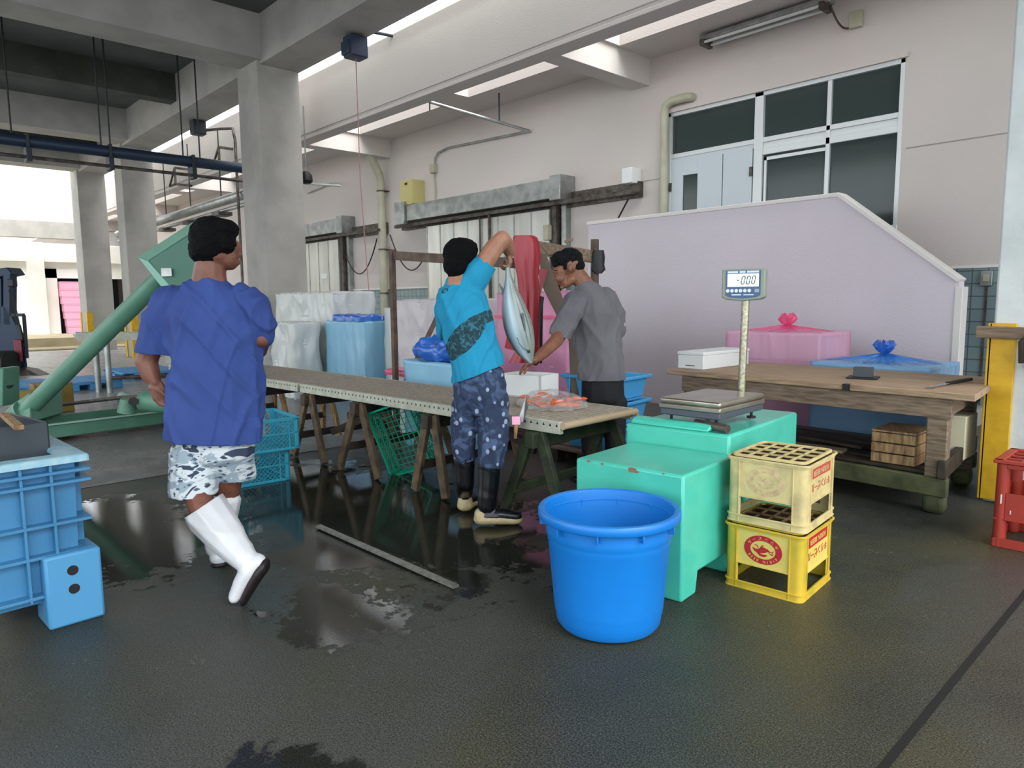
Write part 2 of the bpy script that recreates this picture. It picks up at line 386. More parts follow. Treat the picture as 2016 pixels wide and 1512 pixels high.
b = MB(); b.box(-6.02, -5.82, yf-.02, yf+.03, 1.32, 3.3); b.box(-5.58, -5.20, yf-.02, yf+.03, 1.32, 3.3); b.box(-5.82, -5.58, yf-.02, yf+.03, 3.1, 3.3); b.box(-5.82, -5.58, yf-.02, yf+.03, 1.32, 1.9); b.box(-5.185, -4.76, yf-.02, yf+.03, 1.32, 3.3); b.box(wx0, -4.74, yf-.01, yf+.05, 3.3, 3.37)
d1 = build('door_1', b, 'doorw', kind='structure', bevel=.004)
b = MB().box(-5.82, -5.58, yf, yf+.01, 1.9, 3.1); build('pane', b, 'glass', parent=d1)
b = MB()
for z in (2.9, 2.2): b.box(-6.04, -6.0, yf-.04, yf-.015, z, z+.12); b.box(-4.79, -4.75, yf-.04, yf-.015, z+.05, z+.17)
build('hinge', b, 'steel_d', parent=d1)
b = MB().box(wx0-.03, wx1+.03, YW-.04, YW, wz1+.0, wz1+.06); build('trim_5', b, 'wall', kind='structure')
# wall joints, thin darker grey lines
b = MB().box(-2.9, -1.2, YW-.004, YW, 3.0, 3.012); b.box(-8.3, -6.2, YW-.004, YW, 3.10, 3.112); build('trim_6', b, mat('grey_wall_joint', '#9c948f', .8), kind='structure')
# ---------------------------------------------------------------- yard beyond the west end
XB = -32.0
def P(px, py): q = onx(px, py, XB); return q
b = MB(); zt = 3.75
dy0, dy1, dzt = P(116, 600).y, P(172, 600).y, P(140, 548).z
b.box(XB-.4, XB, -25, dy0, 0, zt); b.box(XB-.4, XB, dy1+1.9, 30, 0, zt); b.box(XB-.4, XB, dy0, dy1+1.9, dzt, zt)
build('wall_far_building', b, 'bldg', kind='structure')
b = MB(); b.box(XB, XB+.35, P(57, 600).y, P(90, 600).y, 0, zt); b.box(XB, XB+.25, -20, 30, P(60, 515).z, zt-.05)
build('trim_7', b, 'bldg', kind='structure')
b = MB(); b.box(XB, XB+.06, dy0-.5, dy0, 0, dzt+.35); b.box(XB, XB+.06, dy0-.5, dy1+2, dzt, dzt+.35)
build('trim_8', b, 'bldg', kind='structure')
b = MB().box(XB-3, XB-2.9, dy0-3, dy1+4, 0, zt); b.box(XB-3, XB-.4, dy0-3, dy0-2.9, 0, zt); b.box(XB-3, XB-.4, dy1+3.9, dy1+4, 0, zt); b.box(XB-3, XB-.4, dy0-3, dy1+4, zt-.1, zt); build('wall_far_building_inside', b, 'inside', kind='structure')
b = MB().box(-27.5, -26.0, -25, 30, -.02, .02); b.box(XB+.0, -27.5, -25, 30, -.02, .30); build('trim_9', b, 'tan', kind='structure')
b = MB().box(-30.4, -30.0, -20, 6.4, 3.78, 4.36); o = build('trim_10', b, 'conc', kind='structure')
b = MB().lathe([(0, 0), (.55, 0), (.6, .1), (.6, .5), (.4, .65), (0, .7)], (-32.3, 4.1, 4.6), n=24)
# pink foam boxes in the far doorway
proto = None
yb = dy0+.05
for k in range(7):
    oy = [0, -.02, -.03, .0, .04, .06, .1, .12][7-k]
    if proto is None:
        t_ = thing('foam_box', 'pink foam box at the bottom of the stack in the far doorway', 'box', (XB+.2, yb+.35+oy, .30), group='pink foam boxes stacked in the far doorway')
        build('box_body', MB().box(-.25, .25, -.35, .28, 0, .24), 'pinkf', parent=t_, world=False, bevel=.01)
        build('lid', MB().box(-.26, .26, -.36, .29, .24, .28), 'pinkf', parent=t_, world=False, bevel=.01); proto = t_
    else: dup(proto, (XB+.2, yb+.35+oy, .30+k*.285), 0, 'pink foam box %s the bottom of the stack in the far doorway' % ['', 'second from', 'third from', 'fourth from', 'fifth from', 'sixth from', 'seventh from', 'eighth from'][k])

# ================================================================ fittings on walls and pillars
def rot(rz, ox=0, oy=0):
    c, s = math.cos(rz), math.sin(rz)
    return lambda x, y, z=0: V((ox+c*x-s*y, oy+s*x+c*y, z))
# downpipes
t = thing('downpipe', 'beige downpipe with an offset bend running down beside the yellow ochre cabinet', 'pipe', (-13.0, YW-.1, 0))
yy = YW-.13
p_ = ony(757, 400, yy); x0 = p_.x
b = MB().tube([(x0+.0, yy-.35, 4.83), (x0, yy-.35, 4.70), (x0-.06, yy-.3, 4.5), (x0-.12, yy-.03, 4.1), (x0-.12, yy, 3.9), (x0-.12, yy, 0)], .085, n=16); build('pipe', b, 'pipe', parent=t, smooth=True)
for z in (3.75, 2.5, 1.55): build('bracket', MB().tube([(x0-.12, yy, z), (x0-.12, yy, z+.03)], .098, n=16).box(x0-.13, x0+.02, yy+.02, YW, z, z+.02), 'steel_d', parent=t)
t = thing('downpipe', 'beige downpipe turning into the wall at the left edge of the window band', 'pipe', (-6.2, YW-.1, 2.4))
q0 = ony(1308, 205, YW-.1); q1 = ony(1355, 190, YW-.1)
b = MB().tube([(q0.x, YW-.09, 1.35), (q0.x, YW-.09, q0.z-.12), (q0.x+.02, YW-.09, q0.z-.03), (q0.x+.12, YW-.09, q0.z+.02), (q1.x-.06, YW-.09, q1.z), (q1.x, YW-.06, q1.z), (q1.x+.01, YW, q1.z)], .06, n=14); build('pipe', b, 'pipe', parent=t, smooth=True)
# ochre cabinet on the wall
a, c = ony(797, 372, YW-.2), ony(828, 400, YW-.2)
t = thing('wall_cabinet', 'small ochre metal cabinet fixed to the wall above the sliding door rail', 'cabinet', (a.x, YW, 3.3))
cx, cz = a.x, c.z
build('cabinet_box', MB().box(cx, cx+.42, YW-.3, YW, cz, cz+.48), 'boxy', parent=t, bevel=.008)
build('cabinet_door', MB().box(cx-.006, cx+.40, YW-.315, YW-.3, cz-.01, cz+.49), 'boxy', parent=t, bevel=.004)
for kx in (.18, .23): build('knob', MB().box(cx+kx, cx+kx+.025, YW-.33, YW-.315, cz+.39, cz+.43), 'black', parent=t)
# galvanised ducts / sliding door housings
def sliding(label, xa, xb, zr, duct, doorspan, posts, extra=True):
    t = thing('sliding_door', label, 'sliding door', ((xa+xb)/2, YW, 0), group=None)
    y0 = YW-.34
    b = MB().box(duct[0], duct[1], y0, YW, zr+.10, zr+.42); build('rail_housing', b, 'steel', parent=t, bevel=.012)
    b = MB().box(xa, xb, y0+.05, y0+.12, zr-.0, zr+.06); b.box(xa, xb, YW-.1, YW, zr-.03, zr+.2); build('rail', b, 'steel_d', parent=t)
    build('duct_elbow', MB().box(duct[0]-.34, duct[0]-.02, y0-.06, YW, zr+.04, zr+.50), 'steel', parent=t, bevel=.012)
    build('duct_collar', MB().box(duct[1]-.02, duct[1]+.22, y0-.03, YW, zr+.06, zr+.46), 'steel', parent=t, bevel=.012)
    build('door_leaf', MB().box(doorspan[0], doorspan[1], YW-.22, YW-.1, .02, zr-.04), 'door', parent=t, bevel=.01)
    b = MB()
    n = int((doorspan[1]-doorspan[0])/.42)
    for i in range(n+1): x = doorspan[0]+(doorspan[1]-doorspan[0])*i/n; b.box(x-.012, x+.012, YW-.228, YW-.218, .03, zr-.05)
    build('seam', b, 'steel', parent=t)
    for x in posts:
        build('post', MB().box(x-.05, x+.05, YW-.2, YW-.02, 0, zr+.05), 'steel_d', parent=t, bevel=.006)
        build('guide', MB().box(x+.1, x+.2, YW-.12, YW, 0, zr+.05), 'steel', parent=t)
    return t
zr = 2.93
d_l = ony(843, 480, YW-.2).x; d_r = ony(1083, 400, YW-.2).x
t1 = sliding('wide galvanised sliding cold store door behind the men, its rail running to the stair parapet', ony(775, 450, YW-.3).x, ony(1242, 380, YW-.3).x, zr-.03, (ony(800, 430, YW-.34).x, ony(1085, 380, YW-.34).x), (d_l, d_r), [d_r+.08])
hx = ony(962, 400, YW-.25).x
build('hanger_rod', MB().box(hx-.02, hx+.02, YW-.26, YW-.22, .1, zr), 'steel_d', parent=t1)
hx = ony(943, 400, YW-.25).x
build('hanger_rod', MB().box(hx-.01, hx+.01, YW-.25, YW-.23, .1, zr), 'steel_d', parent=t1)
ex = ony(1238, 365, YW-.2).x
build('junction_box', MB().box(ex-.1, ex+.08, YW-.25, YW, zr+.14, zr+.36), 'white', parent=t1, bevel=.01)
sx_ = ony(1077, 440, YW-.25).x
build('switch_box', MB().box(sx_-.05, sx_+.06, YW-.30, YW-.2, 2.35, 2.60).box(sx_-.05, sx_+.06, YW-.30, YW-.2, 2.08, 2.3), 'pipe', parent=t1, bevel=.008)
d2l, d2r = ony(600, 500, YW-.2).x, ony(668, 500, YW-.2).x
t2 = sliding('narrow galvanised sliding cold store door beside the big pillar', ony(560, 480, YW-.3).x, ony(742, 450, YW-.3).x, zr-.03, (ony(520, 480, YW-.34).x, ony(665, 455, YW-.34).x), (d2l-1.2, d2r), [d2r+.1])
build('handle', MB().box(d2r-.85, d2r-.6, YW-.24, YW-.21, 1.95, 2.07), 'white', parent=t2, bevel=.01)
# hanging cables
for i, (a, c, sag, lab) in enumerate([((742, 470), (672, 478), .75, 'black cable looping from the rail beside the beige downpipe'), ((768, 462), (838, 500), .52, 'black cable sagging left of the wide sliding door'), ((1237, 392), (1217, 430), -.0, 'black cable dropping from the end of the sliding door rail')]):
    A_, B_ = ony(*a, YW-.15), ony(*c, YW-.15)
    tag(build('hanging_cable', MB().tube(catenary(A_, B_, sag), .014, n=6), 'black', smooth=True), lab, 'cable')
# thin conduit on wall with drop from the fascia
pA, pB, pC, pD = ony(842, 212, 7.3), ony(1040, 258, YW-.05), ony(860, 305, YW-.05), ony(857, 318, YW-.05)
t = thing('conduit', 'thin grey conduit crossing from the reel motor to the back wall', 'pipe', (pB.x, YW, pB.z))
p0 = ony(708, 58, 6.1); p1 = onz(820, 80, p0.z); z2 = ony(821, 190, p1.y).z
b = MB().tube([p0, p1, (p1.x, p1.y, z2+.05), (p1.x, p1.y, z2)], .028, n=8); build('drop_pipe', b, 'dark', parent=t, smooth=True)
e0 = V((p1.x, p1.y, z2)); e1 = V((p1.x+.0, YW-.05, z2))
pBz = z2; e1 = V((ony(1042, 258, YW-.05).x, YW-.05, ony(1042, 258, YW-.05).z))
build('cross_pipe', MB().tube([e0, e0.lerp(e1, .1)-V((0, 0, .03)), e1], .026, n=8), 'steel', parent=t, smooth=True)
pw = [e1, ony(960-78, 291, YW-.04), ony(862, 301, YW-.04), ony(856, 312, YW-.04), ony(855, 330, YW-.04)]
build('wall_pipe', MB().tube(pw, .02, n=8), 'steel', parent=t, smooth=True)
q = ony(854, 332, YW-.04); build('outlet_box', MB().box(q.x-.07, q.x+.07, YW-.1, YW, q.z-.09, q.z+.09), 'pipe', parent=t, bevel=.01)
q2 = ony(857, 395, YW-.04); build('wall_pipe', MB().tube([q, (q.x+.02, YW-.03, q2.z+.1), q2, (q2.x-.12, YW-.03, q2.z-.14)], .014, n=8), 'pipe', parent=t, smooth=True)
for (x, y, ln) in ((850, 225, 0), (992, 247, 0)):
    f_ = (V((e0.x, e0.y, z2))).lerp(e1, .1 if x == 850 else .72)
    zz = 4.83 if x != 850 else 4.45
    build('hanger', MB().tube([f_, (f_.x, f_.y, zz)], .012, n=6), 'dark', parent=t)
# reel motor with pull cord under beam
q = ony(703, 52, 5.9)
t = thing('reel_motor', 'dark blue-grey reel motor with a long pink pull cord under the main beam', 'motor', (q.x, 5.9, ZB))
build('housing', MB().box(q.x-.13, q.x+.13, 5.72, 6.0, ZB-.34, ZB-.03).box(q.x-.16, q.x+.05, 5.7, 6.02, ZB-.3, ZB-.1), 'navy', parent=t, bevel=.02)
build('mount', MB().box(q.x-.05, q.x+.05, 5.8, 5.9, ZB-.05, ZB), 'dark', parent=t)
bt = ony(729, 620, 5.86)
build('pull_cord', MB().tube([(q.x, 5.86, ZB-.3), (q.x+.01, 5.86, 3.2), (bt.x, 5.86, 1.3)], .007, n=6), mat('dusty_pink_cord', '#a87a76', .7), parent=t)
# second motor left of the big pillar and its conduit
q = ony(395, 240, 5.95)
t = thing('reel_motor', 'small dark reel motor with bent conduit under the beam left of the big pillar', 'motor', (q.x, 5.9, ZB))
build('housing', MB().box(q.x-.13, q.x+.13, 5.75, 6.02, ZB-.30, ZB-.0), 'dark', parent=t, bevel=.02)
g1 = ony(462, 262, 6.3)
build('conduit_arm', MB().tube([(q.x, 5.95, ZB-.2), (g1.x-.5, 6.2, ZB-.2), (g1.x-.1, 6.3, ZB-.25), (g1.x, 6.3, ZB-.5), (g1.x, 6.3, 1.6)], .03, n=8), 'steel_d', parent=t, smooth=True)
# fluorescent fitting
q0, q1 = ony(1382, 70, 8.55), ony(1622, 2, 8.55)
t = thing('fluorescent_fitting', 'twin tube fluorescent fitting hanging under the lower roof above the window band', 'light', (q0.x, 8.5, 4.7))
zf = 4.72
build('fitting_body', MB().box(q0.x, q1.x+.1, 8.47, 8.63, zf, zf+.07), 'steel', parent=t, bevel=.01)
for dy in (-.09, .07): build('tube', MB().tube([(q0.x+.1, 8.55+dy, zf-.03), (q1.x, 8.55+dy, zf-.03)], .018, n=10), 'white', parent=t, smooth=True)
for x in (q0.x+.07, q1.x+.02): build('tube_holder', MB().box(x-.03, x+.03, 8.43, 8.66, zf-.07, zf+.01), 'steel_d', parent=t, bevel=.006)
for f in (.2, .6): x = q0.x+(q1.x-q0.x)*f; build('hanger', MB().box(x-.02, x+.02, 8.54, 8.56, zf+.05, 4.83), 'steel', parent=t)
q = ony(1685, 38, YW-.05)
t = thing('outlet_box', 'grey wall outlet box with drooping cable right of the fluorescent fitting', 'outlet', (q.x, YW, q.z))
build('box_body', MB().box(q.x-.07, q.x+.07, YW-.08, YW, q.z-.09, q.z+.09), 'pipe', parent=t, bevel=.01)
build('cable', MB().tube(catenary(ony(1632, 0, 8.6), (q.x-.05, YW-.05, q.z-.07), .12), .012, n=6), 'steel_d', parent=t, smooth=True)
q = ony(1942, 548, YW-.05)
t = thing('wall_switch', 'grey switch plate on the blue tiled wall', 'switch', (q.x, YW, q.z))
build('switch_plate', MB().box(q.x-.055, q.x+.055, YW-.06, YW-.012, q.z-.08, q.z+.08), 'steel', parent=t, bevel=.008)
build('switch_rocker', MB().box(q.x-.03, q.x+.03, YW-.075, YW-.06, q.z-.03, q.z+.04), 'pipe', parent=t, bevel=.004)
build('switch_cable', MB().box(q.x-.008, q.x+.008, YW-.03, YW-.012, 0.2, q.z-.08), 'steel_d', parent=t)
# pipes hung from the ceiling across the west bays
XP = -14.33
zp = onx(0, 272, XP).z
t = thing('ceiling_pipe', 'thick dark blue pipe hung on rods across the hall left of the big pillar', 'pipe', (XP, 2, zp))
build('pipe', MB().tube([(XP, -2.9, zp), (XP, 6.6, zp)], .10, n=16), 'navy', parent=t, smooth=True)
build('thin_pipe', MB().tube([(XP+.05, -2.9, zp-.26), (XP+.05, 6.6, zp-.26)], .03, n=8), 'steel_d', parent=t, smooth=True)
for yv in (onx(23, 270, XP).y, onx(200, 300, XP).y, onx(218, 300, XP).y, onx(360, 300, XP).y, onx(393, 300, XP).y, -1.5):
    build('hanger_rod', MB().tube([(XP, yv, zp), (XP, yv, ZC)], .014, n=6), 'dark', parent=t)
for yv in (onx(52, 270, XP).y, onx(215, 300, XP).y, onx(378, 320, XP).y):
    build('clamp', MB().box(XP-.13, XP+.13, yv-.04, yv+.04, zp-.33, zp-.1).box(XP-.12, XP+.12, yv-.025, yv+.025, zp-.12, zp+.12), 'dark', parent=t, bevel=.01)
# silver pipe run along the wall bays
ys = 6.45
s0, s1 = ony(312, 436, ys), ony(475, 384, ys)
t = thing('silver_pipe', 'silver insulated pipe run sloping along the hall behind the big pillar', 'pipe', (s0.x, ys, s0.z))
dv = (s1-s0).normalized()
build('pipe', MB().tube([s0-dv*4, s1+dv*2.0], .11, n=14), 'steel', parent=t, smooth=True)
build('thin_pipe', MB().tube([s0-dv*4+V((0, 0, -.22)), s1+dv*2.0+V((0, 0, -.22))], .045, n=10), 'steel', parent=t, smooth=True)
for f in (.12, .45, .8):
    c = s0.lerp(s1, f); build('clamp', MB().box(c.x-.2, c.x+.2, ys-.16, ys+.16, c.z-.33, c.z-.25), 'steel_d', parent=t)
    build('hanger_rod', MB().tube([c, (c.x, c.y, 4.9 if c.y > 6.6 else 5.3)], .014, n=6), 'dark', parent=t)
# triangular brackets on pillars
for (px, py, yv) in ((340, 355, 6.3), (425, 318, 6.3)):
    q = ony(px, py, yv)
    b = MB()
    T_ = [q+V((-.25, 0, -.12)), q+V((.2, 0, -.12)), q+V((.2, 0, .28))]
    for i in range(3): b.bar(T_[i], T_[(i+1) % 3], .03, .05)
    b.bar(T_[1], T_[1]+V((0, .4, 0)), .05, .05); b.bar(T_[2], T_[2]+V((0, .4, 0)), .05, .05)
    tag(build('angle_bracket', b, 'steel_d'), 'rusty triangular bracket %s' % ('fixed to the fascia, lower and further from the big pillar' if px == 340 else 'fixed to the fascia just left of the big pillar'), 'bracket')
# loudspeaker / lamp beside big pillar
q = ony(603, 351, 6.5)
t = thing('horn_lamp', 'small round black lamp hanging just right of the big pillar', 'lamp', (q.x, 6.5, q.z))
build('lamp_shade', MB().lathe([(0, .13), (.06, .12), (.11, .05), (.12, -.05), (.08, -.1), (0, -.11)], q, n=20), 'black', parent=t, smooth=True)
build('rod', MB().tube([q, (q.x, q.y, 5.0)], .014, n=6), 'steel', parent=t)
build('arm', MB().tube([(q.x, q.y, q.z-.1), (q.x+.2, q.y+.6, q.z-.1), ony(652, 361, YW-.05), ony(605, 380, YW-.05)], .018, n=6), 'steel', parent=t, smooth=True)
# corner guards
t = thing('corner_guard', 'bright yellow corner guard on the white pillar at right', 'corner guard', (-1.19, 5.36, 0))
build('guard_plate', MB().box(-1.205, -1.06, 5.335, 5.36, .02, 1.17).box(-1.215, -1.19, 5.335, 5.5, .02, 1.17), 'yel', parent=t, bevel=.004)
for i, (x, y) in enumerate(((-24.55, 5.3), (-25.4, 5.3), (-19.95, 5.3), (-20.6, 5.3))):
    s_ = 1 if i % 2 == 0 else -1
    b = MB().box(min(x, x-s_*.14), max(x, x-s_*.14), y-.02, y, 0, 1.15).box(min(x, x+s_*.02), max(x, x+s_*.02), y-.02, y+.14, 0, 1.15)
    tag(build('corner_guard', b, 'yel'), 'yellow corner guard on the %s corner of the %s' % (('right', 'left')[i % 2], ('farthest pillar, by the yard', 'middle pillar behind the green tube')[i//2]), 'corner guard')
# wooden rail on white pillar at right
t = thing('wooden_rail', 'old grey wooden rail with a bracket tied to the white pillar at right', 'rail', (-1.2, 5.3, 1.1))
build('plank', MB().bar((-1.27, 5.31, 1.115), (-.5, 5.31, 1.10), .04, .075), 'wood', parent=t, bevel=.004)
build('strut', MB().tube([(-.93, 5.27, 1.13), (-1.0, 5.26, 1.05), (-.99, 5.26, .93)], .035, n=8), 'woodd', parent=t)
build('plank', MB().bar((-1.0, 5.3, .93), (-.5, 5.3, .93), .04, .07), 'wood', parent=t, bevel=.004)

# ================================================================ mint green concrete blocks, scale, tub, crates
R1 = math.radians(2.5)
t = thing('concrete_weight_block', 'mint green painted stepped concrete block under the platform scale', 'block', (-1.68, 2.58, 0))
E_ = rot(.10, -1.668, 2.575)
def blk(x0, x1, y0, y1, z0, z1, b=None):
    b = b or MB(); c = E_((x0+x1)/2, (y0+y1)/2, (z0+z1)/2)
    return b.obox(c, E_(1, 0)-E_(0, 0), E_(0, 1)-E_(0, 0), UP, x1-x0, y1-y0, z1-z0)
E0 = E_
def ang_(): return E0
b = MB()
pr = [(0, .06), (0, .577), (.50, .577), (.50, 0), (.44, 0), (.42, .07), (.40, .12), (.10, .12), (.08, .07), (.06, 0), (0, 0)]
pr = [(0, 0), (0, .577), (.52, .577), (.52, 0), (.46, 0), (.45, .10), (.16, .10), (.14, .0)]
b.prism([E_(0, y, z) for y, z in pr], E_(-.575, 0)-E_(0, 0))
build('lower_step', b, 'mint', parent=t, bevel=.012)
b = blk(-.625, -.03, .53, 1.47, 0, .672)
b.prism([E_(-.605, .532, .672), E_(-.60, .56, .706), E_(-.60, .60, .71), E_(-.60, .66, .672)], E_(.46, 0)-E_(0, 0))
build('upper_step', b, 'mint', parent=t, bevel=.014)
b = MB()
for (x, y, z, s_) in ((-.26, -.001, .567, .03), (-.235, -.002, .56, .015), (-.5, -.001, .572, .012), (-.42, -.001, .57, .01), (-.1, -.001, .573, .008)):
    n = 9; P_ = [E_(x+s_*math.cos(2*PI*k/n)*random.uniform(.6, 1.3), y-.0008, min(.5765, z+s_*.5*math.sin(2*PI*k/n)*random.uniform(.6, 1.3))) for k in range(n)]
    build('paint_chip', MB().add(P_, [tuple(range(n))]), M.setdefault('chip', mat('rust_brown_bare_patch', '#8a6a50', .9)), parent=t, recalc=False)
# green box pipe stub
tag(build('metal_bar', MB().tube([(-1.98, 3.16, .70), (-1.78, 3.13, .697)], .022, n=12), 'steel_d'), 'short rusty round bar under the front edge of the scale', 'bar')
# platform scale
t = thing('platform_scale', 'steel platform scale with a digital readout on a pole', 'scale', (-2.03, 3.4, .69))
SC = rot(.04, -2.195, 3.14)
def sb(x0, x1, y0, y1, z0, z1, b=None):
    b = b or MB(); c = SC((x0+x1)/2, (y0+y1)/2, (z0+z1)/2)
    return b.obox(c, SC(1, 0)-SC(0, 0), SC(0, 1)-SC(0, 0), UP, x1-x0, y1-y0, z1-z0)
stl = mat('brushed_stainless_pan', '#b9b3a8', .28, .85, col2='#a59c8d', ns=6)
build('pan', sb(0, .355, 0, .50, .788, .82), stl, parent=t, bevel=.012, seg=3)
build('pan_skirt', sb(-.003, .358, -.003, .503, .762, .789), stl, parent=t, bevel=.006)
build('base_frame', sb(.004, .351, .004, .496, .727, .763), mat('slate_scale_base', '#4f5560', .5, .2), parent=t, bevel=.006)
for (x, y) in ((.045, .05), (.31, .05), (.045, .44), (.31, .44)):
    c = SC(x, y); build('foot', MB().tube([(c.x, c.y, .69), (c.x, c.y, .73)], .008, n=8).tube([(c.x, c.y, .684), (c.x, c.y, .695)], .024, n=12), 'black', parent=t)
pc = SC(.19, .555)
build('pole_bracket', sb(.15, .23, .50, .58, .73, .765), 'steel', parent=t, bevel=.004)
ptop = V((pc.x+.012, pc.y, 1.335))
build('pole', MB().tube([(pc.x, pc.y, .74), ptop], .0215, n=18), mat('scratched_chrome_pole', '#b8b59e', .3, .8, col2='#8e8b78', ns=60), parent=t, smooth=True)
# readout head, faces the camera side
hc = V((ptop.x+.0, ptop.y-.02, 1.418)); fx = V((.93, .37, 0)).normalized(); fn = fx.cross(UP)*1.0; fn = V((fx.y, -fx.x, 0))
fx = V((.96, .28, 0)).normalized(); fn = V((fx.y, -fx.x, 0))
b = MB(); w2, d2 = .118, .035
outl = [(-w2, .085), (w2, .085), (w2, -.07), (w2*.8, -.083), (0, -.092), (-w2*.8, -.083), (-w2, -.07)]
b.prism([hc+fx*x+UP*z-fn*d2 for x, z in outl], fn*d2*2)
build('readout_housing', b, mat('sage_grey_plastic', '#8b9489', .5), parent=t, bevel=.008, seg=3)
b = MB(); fp = [(-.095, .078), (.095, .078), (.095, -.06), (.07, -.071), (0, -.077), (-.07, -.071), (-.095, -.06)]
b.prism([hc+fx*x+UP*z+fn*(d2-.001) for x, z in fp], fn*.003)
build('face_plate', b, mat('blue_grey_face_plate', '#3c5a80', .4), parent=t)
FR = frame(hc+fn*(d2+.0022), fx, UP)
def plate(nm, x0, x1, z0, z1, m, dz=0):
    b = MB(); c = hc+fn*(d2+.0022+dz)+fx*((x0+x1)/2)+UP*((z0+z1)/2); b.obox(c, fx, UP, fn, x1-x0, z1-z0, .0012)
    return build(nm, b, m, parent=t)
lcd = mat('backlit_display', '#dfeeea', .3); lcd.node_tree.nodes['Principled BSDF'].inputs['Emission Color'].default_value = (.8, .95, .93, 1); lcd.node_tree.nodes['Principled BSDF'].inputs['Emission Strength'].default_value = .12
plate('display', -.085, .085, -.012, .060, lcd)
lab = mat('pale_label', '#cfe0e6', .5)
plate('label', -.085, -.028, .064, .075, lab); plate('label', -.020, .012, .064, .075, lab); plate('label', .020, .085, .064, .075, lab)
lcdt = mat('grey_lcd_segment', '#55625f', .5)
def seg7(s, x, y, h, w, m, nm='digits'):
    SEG = {'0': 'abcdef', '-': 'g'}; b = MB(); th = h*.12; sl = .18
    for ch in s:
        if ch == '.':
            c = (x-w*.18, y-h/2+th/2); b.obox(hc+fn*(d2+.0032)+fx*c[0]+UP*c[1], fx, UP, fn, th, th, .0006); continue
        pts = dict(a=((0, 1), (1, 1)), b=((1, 1), (1, .5)), c=((1, .5), (1, 0)), d=((0, 0), (1, 0)), e=((0, 0), (0, .5)), f=((0, .5), (0, 1)), g=((0, .5), (1, .5)))
        for k in SEG[ch]:
            (ax, ay), (bx_, by) = pts[k]
            p = [hc+fn*(d2+.0032)+fx*(x+u*w+(v-.5)*h*sl)+UP*(y+(v-.5)*h) for u, v in ((ax, ay), (bx_, by))]
            b.bar(p[0], p[1], .0006, th, up=tuple(fn.cross((p[1]-p[0]).normalized())), ext=-th*.3)
        x += w*1.75
    return build(nm, b, m, parent=t)
seg7('-0.00', -.035, .024, .042, .016, lcdt)
b = MB()
for i in range(6): c = hc+fn*(d2+.0025)+fx*(-.082+i*.0235)+UP*(-.034); build('button', MB().tube([c, c+fn*.003], .0098, n=16), M.setdefault('key', mat('white_key', '#d7e2e4', .4)), parent=t)
plate('badge', .064, .088, -.044, -.025, mat('grey_badge', '#8fa1b4', .4)); plate('caption', -.06, -.008, -.060, -.053, lab); plate('caption', .004, .06, -.060, -.054, lab)

# blue tub
t = thing('plastic_tub', 'big bright blue round plastic tub in front of the mint green block', 'tub', (-1.775, 2.197, 0))
tc_ = (-1.775, 2.197, 0)
prof = [(0, .012), (.20, .012), (.213, .03), (.218, .06), (.2215, .075), (.222, .085), (.2245, .095), (.2255, .11), (.247, .36), (.2505, .37), (.2505, .382), (.252, .392), (.2555, .400), (.2555, .414), (.2555, .46), (.284, .462), (.289, .468), (.289, .492), (.284, .50), (.272, .502), (.262, .497), (.258, .47), (.236, .30), (.215, .06), (.205, .03), (0, .026)]
o = build('tub_body', MB().lathe(prof, tc_, n=96), 'tub', parent=t, smooth=True, bevel=.002)
b = MB()
for k in range(10):
    q = 2*PI*(k+.35)/10; c = V(tc_)+V((math.cos(q)*.268, math.sin(q)*.268, .447)); r_ = V((math.cos(q), math.sin(q), 0)); build('rim_gusset', MB().obox(c, r_, V((-r_.y, r_.x, 0)), UP, .03, .006, .034), 'tub', parent=t, bevel=.002)

